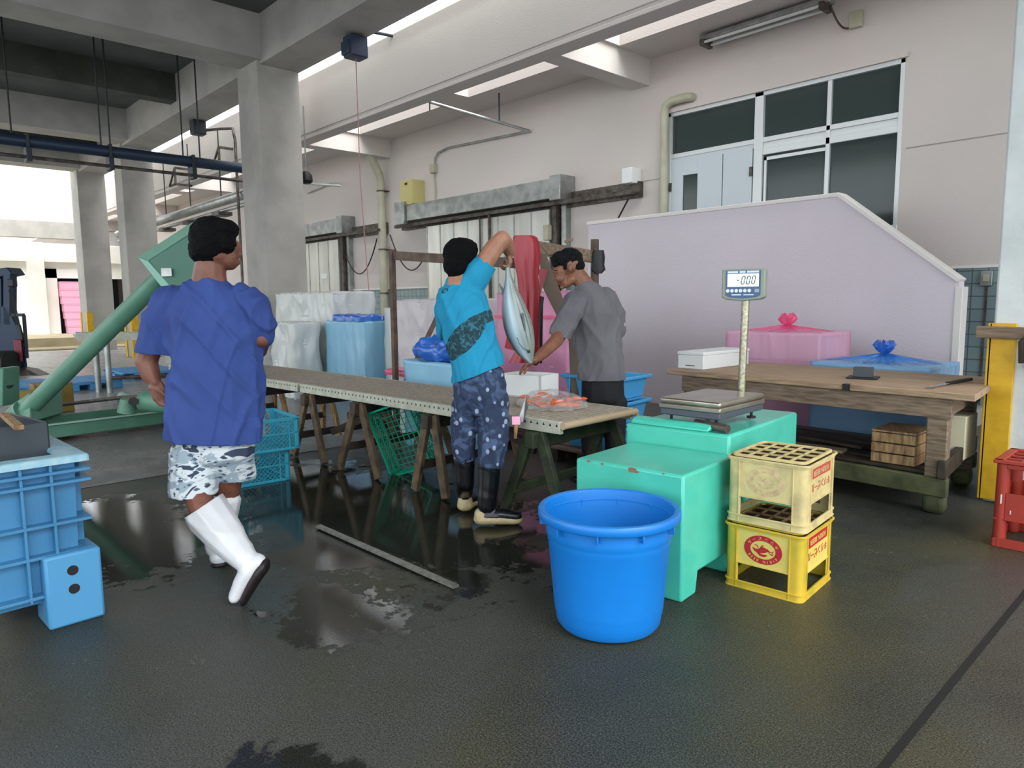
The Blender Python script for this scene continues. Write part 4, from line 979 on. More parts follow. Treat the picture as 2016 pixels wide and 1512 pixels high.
M['leg1'] = mat('tan_trestle_leg', '#6b5a41', .7, col2='#3c3327', ns=12, bump=.2)
trestle('black green mossy sawhorse under the right end of the conveyor', .2, 'woodg2', 'woodg2', spread=.26)
trestle('tan sawhorse just left of the man in the turquoise shirt', 1.18, 'leg1', 'woodd', spread=.17)
trestle('brown sawhorse left of the leaning green mesh crate', 2.07, 'leg1', 'woodd', spread=.27)
trestle('brown sawhorse right of the two turquoise mesh crates', 2.83, 'leg1', 'woodd', spread=.25)
trestle('far pale sawhorse half hidden behind the turquoise mesh crates', 3.75, 'woodl', 'woodd', spread=.16)
trestle('farthest sawhorse hidden mostly by the walking man', 4.8, 'woodl', 'woodd', spread=.16)
# braces between trestles
def cpw(s, w, z): return c0-cdx*s+cdy*w+UP*z
for i, (a, c, lab) in enumerate([((2.2, .6, .52), (2.80, .2, .22), 'dark diagonal brace under the conveyor between two brown sawhorses'), ((1.35, .6, .5), (.7, .55, .3), 'dark diagonal brace under the conveyor beside the mossy sawhorse')]):
    tag(build('wooden_brace', MB().bar(cpw(*a), cpw(*c), .03, .06), 'woodd', bevel=.004), lab, 'brace')
# second low platform and pallets behind under the conveyor
for i, (x0, x1, y0, y1, lab) in enumerate([(-5.4, -4.5, 4.32, 4.85, 'dark wooden pallet on the floor behind the tan sawhorse'), (-7.0, -6.1, 4.0, 4.7, 'dark wooden pallet on the floor behind the brown sawhorses'), (crx.x-.35, crx.x+.33, crx.y-.3, crx.y+.3, 'low wooden pallet under the blue crate stack')]):
    t = thing('wooden_pallet', lab, 'pallet', (x0, y0, 0))
    for k in range(5): y = y0+(y1-y0-.1)*k/4; build('deck_board', MB().box(x0, x1, y, y+.09, .10, .12), 'woodd' if i != 2 else 'wood', parent=t, bevel=.003)
    for k in range(3): x = x0+(x1-x0-.08)*k/2; build('runner', MB().box(x, x+.08, y0, y1, 0, .10), 'woodd', parent=t, bevel=.003)
# fallen grey bar lying in the water
a, c = onz(626, 1035, .015), onz(898, 1155, .015)
t = thing('drain_edge_bar', 'pale perforated metal strip lying in the puddle in front of the sawhorses', 'strip', tuple(a))
build('strip', MB().bar(a, c, .035, .012), mat('wet_pale_strip', '#8d8f86', .4, .3, col2='#6d6f66', ns=30), parent=t)

# ================================================================ mesh crates
def mesh_crate(label, m, loc, rz, w=.55, d=.38, h=.24, tilt=None, group=None):
    t = thing('mesh_crate', label, 'crate', loc, rz, group)
    if tilt: t.rotation_euler = tilt
    hw, hd = w/2, d/2; b = MB()
    for z in (0, h-.022, h*.5): 
        th = .020 if z != h*.5 else .008
        b.box(-hw, hw, -hd, -hd+.008, z, z+th); b.box(-hw, hw, hd-.008, hd, z, z+th); b.box(-hw, -hw+.008, -hd, hd, z, z+th); b.box(hw-.008, hw, -hd, hd, z, z+th)
    for sx in (-1, 1):
        for sy in (-1, 1): b.box(min(sx*hw, sx*(hw-.035)), max(sx*hw, sx*(hw-.035)), min(sy*hd, sy*(hd-.01)), max(sy*hd, sy*(hd-.01)), 0, h); b.box(min(sx*hw, sx*(hw-.01)), max(sx*hw, sx*(hw-.01)), min(sy*hd, sy*(hd-.035)), max(sy*hd, sy*(hd-.035)), 0, h)
    for f in (-.33, .33):
        b.box(hw-.006, hw+.002, f*d-.004, f*d+.004, 0, h); b.box(-hw-.002, -hw+.006, f*d-.004, f*d+.004, 0, h)
    for f in (-.25, 0, .25):
        b.box(f*w-.004, f*w+.004, -hd-.002, -hd+.006, 0, h); b.box(f*w-.004, f*w+.004, hd-.006, hd+.002, 0, h)
    b.box(-hw-.006, hw+.006, -hd-.006, -hd+.004, h-.01, h); b.box(-hw-.006, hw+.006, hd-.004, hd+.006, h-.01, h); b.box(hw-.004, hw+.006, -hd, hd, h-.01, h); b.box(-hw-.006, -hw+.004, -hd, hd, h-.01, h)
    build('rim_frame', b, m, parent=t, world=False)
    b = MB(); st = .026
    def lattice(P, Q, R_, nu, nv):   # diagonal net on parallelogram
        U = (Q-P); Wv = (R_-P); lu, lv = U.length, Wv.length; n = U.cross(Wv).normalized()
        k = -lv
        while k < lu:
            a0 = max(0, k); a1 = min(lu, k+lv)
            p = P+U.normalized()*a0+Wv.normalized()*(a0-k); q = P+U.normalized()*a1+Wv.normalized()*(a1-k)
            if (q-p).length > .01: b.bar(p, q, .003, .005, up=tuple(n))
            p = P+U.normalized()*(lu-a0)+Wv.normalized()*(a0-k); q = P+U.normalized()*(lu-a1)+Wv.normalized()*(a1-k)
            if (q-p).length > .01: b.bar(p, q, .003, .005, up=tuple(n))
            k += st*1.3
    A_ = lambda x, y, z: V((x, y, z))
    lattice(A_(hw-.004, -hd, .01), A_(hw-.004, hd, .01), A_(hw-.004, -hd, h-.02), 0, 0); lattice(A_(-hw+.004, -hd, .01), A_(-hw+.004, hd, .01), A_(-hw+.004, -hd, h-.02), 0, 0)
    lattice(A_(-hw, -hd+.004, .01), A_(hw, -hd+.004, .01), A_(-hw, -hd+.004, h-.02), 0, 0); lattice(A_(-hw, hd-.004, .01), A_(hw, hd-.004, .01), A_(-hw, hd-.004, h-.02), 0, 0)
    o = build('mesh_side', b, m, parent=t, world=False)
    b = MB()
    for i in range(13): x = -hw+w*i/12; b.box(x-.003, x+.003, -hd, hd, .006, .012)
    for i in range(9): y = -hd+d*i/8; b.box(-hw, hw, y-.003, y+.003, .006, .012)
    build('mesh_base', b, m, parent=t, world=False)
    return t
qa, qb = onz(470, 965, 0), onz(577, 943, 0)
mesh_crate('lower of the two turquoise mesh crates beside the sawhorses', 'turq', (-5.03-.28, 2.16, 0), math.radians(-4), w=.56, d=.44, h=.245)
mesh_crate('upper of the two turquoise mesh crates beside the sawhorses', 'turq', (-4.96-.28, 2.22, .247), math.radians(-6), w=.56, d=.44, h=.245)
# leaning green crate between sawhorses
bl = onz(775, 945, .0)
t = mesh_crate('deep green mesh crate leaning on edge under the conveyor', 'crateg', (0, 0, 0), 0, w=.53, d=.40, h=.15)
b1, b2 = dep(792, 932, 5.50), dep(737, 796, 5.50)
xa = (b2-b1).normalized(); za = -FH*.88-RH*.45; za = (za-xa*za.dot(xa)).normalized(); ya = za.cross(xa)
if ya.dot(RH) < 0: xa = -xa; ya = za.cross(xa)
mw = Matrix(((xa.x, ya.x, za.x), (xa.y, ya.y, za.y), (xa.z, ya.z, za.z)))
t.rotation_euler = mw.to_euler(); t.location = (b1+b2)/2+ya*.20-UP*.012+FH*.04
# blue crate stack behind the man in grey
def blue_crate(label, z, open_top=False):
    t = thing('stacking_crate', label, 'crate', (crx.x, crx.y, z), math.radians(6), 'blue stacking crates behind the man in grey')
    b = MB(); rings = []
    for (w, d, zz) in ((.235, .16, .004), (.27, .19, .185), (.31, .22, .186), (.315, .225, .215), (.298, .21, .216), (.28, .195, .19), (.25, .175, .03)):
        rings.append([V((x*w, y*d, zz)) for x, y in ((-1, -1), (1, -1), (1, 1), (-1, 1))])
    b.loft(rings); build('crate_shell', b, 'crateb', parent=t, world=False, bevel=.01)
    b = MB()
    for x in (-.22, -.08, .08, .22): b.box(x-.006, x+.006, -.205, -.165, .05, .186)
    build('rib', b, 'crateb', parent=t, world=False)
    return t
for k, n_ in enumerate(('lowest', 'middle', 'top')): blue_crate('%s of the three blue crates stacked behind the man in grey' % n_, .12+k*.2)

# ================================================================ things on the conveyor
p = onz(1000, 779, .65)
t = thing('foam_box', 'open white foam fish box on the conveyor under the hanging fish', 'box', (p.x, p.y, .65))
bx = V((math.cos(.22), math.sin(.22), 0)); by = V((-bx.y, bx.x, 0))
q0 = V((-3.80, 3.42, 0)); wv, dv_, hv = .36, .26, .165
b = MB()
def oq(u, v, z): return q0+bx*u+by*v+UP*z
for (u0, u1, v0, v1) in ((0, wv, 0, .022), (0, wv, dv_-.022, dv_), (0, .022, 0, dv_), (wv-.022, wv, 0, dv_)):
    b.obox(oq((u0+u1)/2, (v0+v1)/2, .65+hv/2), bx, by, UP, u1-u0, v1-v0, hv)
b.obox(oq(wv/2, dv_/2, .66), bx, by, UP, wv, dv_, .02)
build('box_body', b, 'white', parent=t, bevel=.004)
# orange salted fish in a clear bag
p = onz(1085, 798, .66)
t = thing('clear_bag', 'clear plastic bag of orange pieces lying on the right end of the conveyor', 'bag', (p.x, p.y, .655))
M['orange'] = mat('orange_pieces', '#e0662c', .4, coat=.5); M['clear'] = film('clear_film', '#dfe6e6', .22, .12, .4)
rr_ = random.Random(4)
for k in range(36):
    c = V((p.x+rr_.uniform(-.17, .17), p.y+rr_.uniform(-.14, .14), .668+rr_.uniform(0, .055))); a = rr_.uniform(0, PI); d_ = V((math.cos(a), math.sin(a), rr_.uniform(-.2, .2)))*rr_.uniform(.03, .06)
    build('orange_piece', MB().tube([c-d_, c-d_*.4, c+d_*.4, c+d_], [.004, .013, .012, .004], n=8), 'orange', parent=t, smooth=True)
b = bmesh.new(); bmesh.ops.create_icosphere(b, subdivisions=5, radius=1)
for v in b.verts: v.co = V((v.co.x*.25, v.co.y*.20, max(0, v.co.z)*.10))
o = put('bag_film', b, 'clear', t); crumple(o, .018, 14, 2, 1)
# knife and hanging tag at conveyor edge
q = dep(1010, 800, 4.12)
t = thing('hanging_knife_sheath', 'steel blade and pink tag with a wooden handle hanging on the near conveyor edge', 'tool', tuple(q))
build('blade', MB().add([dep(1036, 778, 4.15), dep(1018, 835, 4.1), dep(1030, 830, 4.1), dep(1040, 800, 4.1)], [(0, 1, 2, 3)]), 'steel', parent=t, solid=.004)
build('pink_tag', MB().obox(dep(1016, 828, 4.08), RH, FH, UP, .05, .02, .05), 'pinkf', parent=t, bevel=.004)
build('handle', MB().tube([dep(1016, 836, 4.08), dep(1014, 863, 4.08)], [.014, .009], n=8), 'woodl', parent=t, smooth=True)

# ================================================================ timber rack behind
t = thing('timber_rack', 'rough brown timber rack holding the red apron', 'rack', (-5.9, 3.95, 0))
M['rack'] = mat('dark_brown_rack_timber', '#4d3f38', .7, col2='#6b5a4c', ns=10, bump=.2)
build('post', MB().bar((-5.93, 3.95, 0), (-5.93, 3.95, 1.86), .05, .05), 'rack', parent=t, bevel=.004)
l0 = ony(775, 503, 3.97); l1 = dep(1012, 518, 5.9)
build('cross_bar', MB().bar(l0, l1, .05, .085), 'rack', parent=t, bevel=.004)
r0, r1 = dep(1040, 484, 5.85), dep(1183, 508, 5.85+.1)
build('cross_bar', MB().bar(r0, r1, .05, .10), 'wood', parent=t, bevel=.004)
build('post', MB().bar(V((dep(1172, 500, 5.93).x, dep(1172, 500, 5.93).y, 0)), dep(1171, 471, 5.93), .05, .05), 'rack', parent=t, bevel=.004)
build('cross_bar', MB().bar(dep(1112, 476, 5.8), dep(1128, 471, 5.8), .04, .02), 'wood', parent=t)
bb0, bb1 = dep(1062, 505, 5.78), dep(1150, 790, 5.78)
b = MB().prism([dep(1062, 500, 5.78), dep(1075, 500, 5.78), dep(1148, 690, 5.78), dep(1150, 800, 5.78), dep(1126, 800, 5.78), dep(1120, 670, 5.78), dep(1066, 560, 5.78)], FH*.03)
build('diagonal_plank', b, mat('grey_brown_plank', '#6d6255', .75, bump=.2), parent=t, bevel=.003)
build('diagonal_plank', MB().bar(dep(862, 622, 6.9), dep(905, 520, 6.9), .05, .04), 'rack', parent=t)
build('diagonal_plank', MB().bar(V((-5.93+.0, 3.97, .5)), dep(860, 625, 5.6), .04, .04) if 0 else MB().bar(dep(800, 750, 6.9), dep(862, 622, 6.9), .05, .045), 'rack', parent=t)
q = dep(1178, 500, 5.9)
tag(build('dark_cloth', MB().loft([[q+RH*(math.cos(2*PI*k/10)*w*.5)+FH*(math.sin(2*PI*k/10)*.03)+UP*z for k in range(10)] for z, w in ((.03, .09), (-.03, .11), (-.09, .10), (-.13, .12), (-.16, .06))]), 'black', smooth=True), 'black rag hanging on the right end of the timber rack', 'rag')
# red apron
t = thing('red_apron', 'red rubber apron draped over the timber rack behind the fish', 'apron', tuple(dep(1035, 480, 5.7)))
M['apron'] = mat('red_rubber', '#9c1026', .4, coat=.2, bump=.15, bs=12)
prof_ = [(464, 1012, 1052), (468, 1010, 1058), (480, 1010, 1062), (510, 1011, 1064), (545, 1018, 1060), (575, 1021, 1064), (620, 1024, 1062), (680, 1020, 1064), (714, 1002, 1066)]
rings = []
for (py, x0_, x1_) in prof_:
    a, c = dep(x0_, py, 5.66), dep(x1_, py, 5.66); n = 40; ring = []
    for k in range(n):
        u = k/(n/2) if k < n/2 else 2-k/(n/2)
        s_ = 1 if k < n/2 else -1
        f = math.sin(u*PI)**.5*.05
        ring.append(a.lerp(c, u)-FH*(s_*(f+.0)+.009*math.sin(u*17+py*.004)*(1 if s_ > 0 else 0)*min(1, (py-460)/60)))
    rings.append(ring)
build('apron_cloth', MB().loft(rings), 'apron', parent=t, smooth=True)
build('strap', MB().tube([dep(1066, 585, 5.68), dep(1064, 600, 5.66), dep(1063, 660, 5.66), dep(1062, 715, 5.66)], .022, n=8), 'black', parent=t, smooth=True)
build('apron_flap', MB().prism([dep(1000, 655, 5.7), dep(1014, 640, 5.7), dep(1012, 690, 5.7), dep(993, 685, 5.7)], FH*.02), 'apron', parent=t)
build('apron_flap', MB().prism([dep(1060, 530, 5.72), dep(1079, 530, 5.72), dep(1070, 560, 5.72), dep(1064, 580, 5.72)], FH*.02), 'apron', parent=t)
# ================================================================ left side: container, auger, pallets, stands, forklift
def bin_():
    rz = math.radians(-7)
    t = thing('fish_container', 'large blue ribbed plastic container at the left edge holding a dark tote', 'container', (-3.37, .68, 0), rz)
    t.rotation_euler = (0, 0, -rz*1.0)
    t.rotation_euler = (0, 0, math.radians(2.5))
    L_, Wd, H_ = 1.25, 1.0, .715   # local: x from -Wd to 0, y from -L to 0
    b = MB()
    # inner shell with taper
    def ring(ins, z): return [V((x, y, z)) for x, y in ((-Wd+ins, -L_+ins), (-ins, -L_+ins), (-ins, -ins), (-Wd+ins, -ins))]
    b.loft([ring(.05, .10), ring(.035, H_-.02), ring(.075, H_-.02), ring(.09, .13)], cap=False)
    b.loft([ring(.05, .10), ring(.06, .10), ring(.5, .10)], cap=False); b.add(ring(.07, .14), [(0, 1, 2, 3)])
    build('shell', b, 'binb', parent=t, world=False)
    b = MB().loft([ring(-.012, H_-.03), ring(-.012, H_), ring(.085, H_), ring(.085, H_-.03), ring(-.012, H_-.03)], cap=False)
    build('rim', b, mat('sunbleached_blue_rim', '#86b8cf', .55, col2='#a7cad4', ns=20), parent=t, world=False, bevel=.012)
    b = MB()
    for z, o_ in ((.645, .03), (.60, .03), (.43, .015), (.30-.0, .01), (.135, .008)):
        b.loft([ring(-.0-o_*.4, z), ring(-.0-o_*.4, z+.012), ring(.06, z+.012), ring(.06, z), ring(-o_*.4, z)], cap=False)
    for y in (-.13, -.235, -.50, -.62, -.88, -1.0):
        b.box(-.055, .002, y-.006, y+.006, .12, H_-.02)
    for x in (-.13, -.25, -.5, -.75):
        b.box(x-.006, x+.006, -.055, .002, .12, H_-.02); 
    build('ribbing', b, 'binb', parent=t, world=False, bevel=.003)
    M['binf'] = mat('blue_container_foot', '#4c93c2', .5)
    for (y0, y1, x0, x1) in ((-.19, .02, -.16, .035), (-L_-.02, -L_+.19, -.16, .035), (-.19, .02, -Wd-.02, -Wd+.16), (-L_-.02, -L_+.19, -Wd-.02, -Wd+.16)):
        b = MB().prism([(x0, y0, 0), (x1, y0, 0), (x1, y1, 0), (x0, y1, 0)], (0, 0, .31)); f = build('foot', b, M['binf'], parent=t, world=False, bevel=.012)
    for z in (.235, .155):
        b = MB().tube([(.0352, -.09, z), (.0365, -.09, z)], .021, n=24); build('foot_hole', b, 'black', parent=t, world=False)
    return t
tb = bin_()
# dark tote with a stick, standing in the container
p = onz(95, 830, .83)
t = thing('tote_box', 'dark grey open tote standing inside the blue container', 'box', (-3.75, .45, .14))
gx, gy = V((math.cos(math.radians(9)), math.sin(math.radians(9)), 0)), V((-math.sin(math.radians(9)), math.cos(math.radians(9)), 0))
tc2 = V((p.x, p.y, 0)); b = MB()
def tq(u, v, z): return tc2-gx*u-gy*v+UP*z
W2, L2 = .46, .62
for (u0, u1, v0, v1) in ((0, .012, 0, L2), (W2-.012, W2, 0, L2), (0, W2, 0, .012), (0, W2, L2-.012, L2)):
    b.obox(tq((u0+u1)/2, (v0+v1)/2, .485), gx, gy, UP, u1-u0, v1-v0, .69)
b.obox(tq(W2/2, L2/2, .15), gx, gy, UP, W2, L2, .015)
build('tote_shell', b, 'totem', parent=t, bevel=.004)
tag(build('wooden_stick', MB().bar(onz(8, 816, .842), onz(38, 842, .842), .035, .02), 'woodl', bevel=.003), 'short wooden stick lying across the dark tote', 'stick')

# green auger conveyor: inclined tube, motor housing, trough and base
t = thing('auger_conveyor', 'green inclined ice auger with a boxy motor housing behind the man in blue', 'machine', (-8.1, 1.5, 0))
A0 = onz(52, 822, .28); A1 = dep(372, 508, 6.6)
A0 = dep(50, 812, 6.9); A1 = dep(352, 512, 6.5)
dA = (A1-A0).normalized()
build('tube', MB().tube([A0-dA*.12, A1+dA*.3], .083, n=28), 'green', parent=t, smooth=True)
build('tube_flange', MB().tube([A0+dA*.0, A0+dA*.02], .125, n=28), 'green', parent=t)
# housing box aligned with the tube
hx_ = dA; hs = hx_.cross(UP).normalized(); hu = hs.cross(hx_).normalized()
hc_ = dep(336, 478, 6.35)
bq = MB(); o_ = dep(272, 507, 6.35)
P1, P2, P3, P4 = dep(288, 510, 6.2), dep(385, 452, 6.2), dep(398, 520, 6.2), dep(322, 562, 6.2)
back = FH*.34-RH*.05+UP*.05
b = MB(); Fp = [dep(292, 513, 6.2), dep(392, 449, 6.2), dep(412, 470, 6.2), dep(400, 560, 6.2), dep(336, 570, 6.2)]
bk = [q+FH*.30-RH*.02+UP*.06 for q in Fp]
b.add(Fp+bk, [(0, 1, 2, 3, 4), (9, 8, 7, 6, 5)]+[(i, (i+1) % 5, 5+(i+1) % 5, 5+i) for i in range(5)])
build('motor_housing', b, 'greend', parent=t, bevel=.012)
b = MB(); b.bar(Fp[0]-UP*.0+UP*.02, Fp[1]+UP*.02, .36, .03) if 0 else None
lip = [dep(271, 506, 6.2), dep(378, 437, 6.2), dep(392, 449, 6.2), dep(292, 514, 6.2)]
build('housing_cover', MB().prism(lip, FH*.32), 'green', parent=t, bevel=.006)
lip = [dep(271, 506, 6.2), dep(292, 514, 6.2), dep(338, 566, 6.2), dep(318, 566, 6.2)]
build('housing_cover', MB().prism(lip, FH*.32), mat('pale_green_edge', '#85b8a8', .5), parent=t, bevel=.006)
build('name_plate', MB().obox(dep(328, 536, 6.18), RH, FH, UP, .09, .01, .07), 'steel', parent=t)
# leg under the housing
# trough lying on feet
T0, T1 = V((-8.05, 1.30, .12)), V((-8.2, 2.75, .12))
yv = (T1-T0).normalized(); xv = V((-yv.y*-1, -yv.x, 0)); xv = V((yv.y, -yv.x, 0))
b = MB(); b.bar(T0, T1, .04, .14); b.bar(T0-xv*.62, T1-xv*.62, .04, .14); build('trough', b, 'green', parent=t, bevel=.01)
build('trough_floor', MB().bar(T0-xv*.31-UP*.06, T1-xv*.31-UP*.06, .58, .02), 'greend', parent=t)  # trough inside given a darker green than its sides
build('trough_lip', MB().bar(T0+xv*.03+UP*.07, T1+xv*.03+UP*.07, .05, .012), mat('worn_green_edge', '#9cc4b4', .5), parent=t)
for f in (.04, .95): build('base_foot', MB().obox(T0.lerp(T1, f)-UP*.09-xv*.31, xv, yv, UP, .6, .08, .10), 'steel_d', parent=t)
build('valve_body', MB().tube([onz(243, 783, .33), onz(262, 792, .33)], .07, n=18), 'green', parent=t, smooth=True)
build('valve_base', MB().tube([dep(250, 812, 6.9), dep(253, 786, 6.9)], [.09, .07], n=18), 'green', parent=t, smooth=True)
build('valve_bore', MB().tube([dep(262, 790, 6.78), dep(262.5, 790.2, 6.76)], .042, n=18), 'black', parent=t)
build('water_pipe', MB().tube([dep(95, 800, 7.6), dep(243, 782, 7.2), dep(330, 782, 7.0)], .02, n=10), 'steel_d', parent=t, smooth=True)
build('drive_case', MB().tube([dep(285, 790, 6.9), dep(345, 795, 6.7)], .10, n=18), 'green', parent=t, smooth=True)
build('post', MB().box(-7.9, -7.78, 2.55, 2.67, .0, 1.45), 'green', parent=t, bevel=.01) 
# hopper leaning to the lower left
hp = [dep(-6, 828, 6.9), dep(20, 798, 6.9), dep(60, 772, 6.9), dep(60, 830, 6.7), dep(10, 850, 6.7)]
build('hopper', MB().prism(hp, FH*.5), 'green', parent=t, bevel=.01)
build('control_column', MB().prism([dep(-8, 725, 7.2), dep(6, 725, 7.2), dep(6, 800, 7.2), dep(-8, 800, 7.2)], FH*.25), 'green', parent=t, bevel=.01)
build('hand_wheel', MB().tube([dep(13, 752, 7.3), dep(19, 752, 7.3)], .07, n=16), 'dark', parent=t, smooth=True)

# blue plastic pallets
def pallet(label, c, rz, w=1.1, d=1.1, n=1):
    t = thing('plastic_pallet', label, 'pallet', c, rz)
    hw, hd = w/2, d/2
    b = MB()
    for i in range(11): x = -hw+w*(i+.5)/11; b.box(x-.034, x+.034, -hd, hd, .12, .14)
    for i in range(9): y = -hd+d*(i+.5)/9; b.box(-hw, hw, y-.025, y+.025, .115, .135)
    build('deck', b, 'pallet', parent=t, world=False, bevel=.003)
    b = MB()
    for x in (-hw+.08, 0, hw-.08):
        for y in (-hd+.08, 0, hd-.08): b.box(x-.08, x+.08, y-.08, y+.08, 0, .12)
    b.box(-hw, hw, -hd, -hd+.02, .09, .13); b.box(-hw, hw, hd-.02, hd, .09, .13); b.box(-hw, -hw+.02, -hd, hd, .09, .13); b.box(hw-.02, hw, -hd, hd, .09, .13)
    build('block_feet', b, 'pallet', parent=t, world=False, bevel=.006)
    return t
pallet('blue plastic pallet lying left of the green tube near the forklift', (-13.35, 1.75, 0), .05, 1.3, 1.1)
pallet('blue plastic pallet lying behind the middle of the green tube', (-13.4, 2.75, 0), .1, 1.2, .8)
pallet('blue plastic pallet farther back behind the steel stand', (-14.6, 4.0, 0), .0, 1.4, 1.0)
# ochre wooden block and beam
t = thing('timber_beam', 'ochre timber beam lying on blocks behind the lower end of the green tube', 'beam', (-10.8, 1.6, 0))
build('timber', MB().bar(onz(-20, 783, .28), onz(120, 777, .28), .16, .13), mat('ochre_timber', '#8d7433', .7, bump=.2), parent=t, bevel=.008)
o1 = onz(140, 806, 0)
build('block', MB().box(o1.x-.1, o1.x+.22, o1.y-.42, o1.y, 0, .36), mat('ochre_block', '#7f6a2c', .7, bump=.2), parent=t, bevel=.01)
build('block_top', MB().box(o1.x-.1, o1.x+.22, o1.y-.42, o1.y, .36, .375), 'woodl', parent=t)
# steel roller stand
t = thing('roller_stand', 'short steel roller stand behind the green tube', 'stand', (-12.2, 3.1, 0))
q = onz(215, 772, 0)
zt_ = .85
for (x, y) in ((q.x-.1, q.y-.12), (q.x+.05, q.y), (q.x-.1, q.y+1.0), (q.x+.35, q.y+1.1)): build('leg', MB().tube([(x, y, 0), (x, y, zt_)], .045, n=10), 'steel', parent=t, smooth=True)
build('side_rail', MB().bar((q.x+.1, q.y-.4, zt_+.03), (q.x+.5, q.y+1.6, zt_-.02), .05, .12), 'rail', parent=t, bevel=.005)
build('side_rail', MB().bar((q.x-.5, q.y-.3, zt_+.03), (q.x-.1, q.y+1.7, zt_-.02), .05, .12), 'rail', parent=t, bevel=.005)
b = MB()
for i in range(22): f = i/21; a = V((q.x+.1, q.y-.4, zt_+.05)).lerp(V((q.x+.5, q.y+1.6, zt_)), f); b.tube([a, a+V((-.6, .1, 0))], .03, n=8)
build('roller_bed', b, 'steel', parent=t, smooth=True)
build('cross_tube', MB().tube([(q.x+.05, q.y, .22), (q.x+.35, q.y+1.1, .22)], .03, n=8), 'steel_d', parent=t, smooth=True)
# forklift (far left, backlit)
t = thing('forklift', 'dark blue forklift seen from behind at the left edge, near the yard', 'forklift', (-17.2, 2.3, 0))
fk = rot(math.radians(5), -16.6, 1.75)
def fb(x0, x1, y0, y1, z0, z1, b=None):
    b = b or MB(); c = fk((x0+x1)/2, (y0+y1)/2, (z0+z1)/2); return b.obox(c, fk(1, 0)-fk(0, 0), fk(0, 1)-fk(0, 0), UP, abs(x1-x0), abs(y1-y0), z1-z0)
M['fkb'] = mat('forklift_dark_blue', '#263a50', .5, .2); M['fkr'] = mat('forklift_red', '#7c2838', .5)
D_ = 14.2
def fpx(px, py, D=D_): return dep(px, py, D)
FD = V((fpx(10, 650).x, fpx(10, 650).y, 0)).normalized()
build('body', MB().prism([fpx(-40, 612), fpx(10, 600), fpx(24, 622), fpx(46, 665), fpx(54, 722), fpx(40, 735), fpx(-40, 738)], FD*1.2), M['fkb'], parent=t, bevel=.03)
build('counterweight', MB().prism([fpx(26, 668, D_-.1), fpx(42, 668, D_-.1), fpx(46, 712, D_-.1), fpx(30, 716, D_-.1)], FD*.8), M['fkr'], parent=t, bevel=.02)
build('mast', MB().prism([fpx(6, 540), fpx(20, 538), fpx(20, 640), fpx(6, 640)], FH*.2).prism([fpx(-12, 548), fpx(2, 548), fpx(3, 640), fpx(-12, 640)], FH*.2), M['fkb'], parent=t, bevel=.01)
build('mast_head', MB().prism([fpx(-12, 530), fpx(14, 526), fpx(24, 540), fpx(-12, 548)], FH*.4), M['fkb'], parent=t, bevel=.02)
build('work_lamp', MB().obox(fpx(24, 557), RH, FH, UP, .13, .13, .16), 'dark', parent=t, bevel=.02)
def fbar(a, c, w=.06): return MB().bar(fpx(*a), fpx(*c), w, w)
for a, c in (((20, 570), (36, 640)), ((22, 620), (47, 620)), ((47, 620), (53, 705)), ((36, 640), (46, 676)), ((22, 565), (22, 622))): build('guard_bar', fbar(a, c), 'dark', parent=t)
build('fork_ramp', MB().prism([fpx(30, 724, D_-.2), fpx(55, 728, D_-.2), fpx(82, 741, D_-.6), fpx(60, 744, D_-.6), fpx(34, 738, D_-.6)], FH*.3), 'steel_d', parent=t)
build('wheel', MB().tube([fpx(14, 722, D_-.3)-RH*.12, fpx(14, 722, D_-.3)+RH*.12], .32, n=28), 'black', parent=t, bevel=.02)
build('wheel', MB().tube([fpx(-26, 725, D_-.3)-RH*.12, fpx(-26, 725, D_-.3)+RH*.12], .32, n=28), 'black', parent=t, bevel=.02)
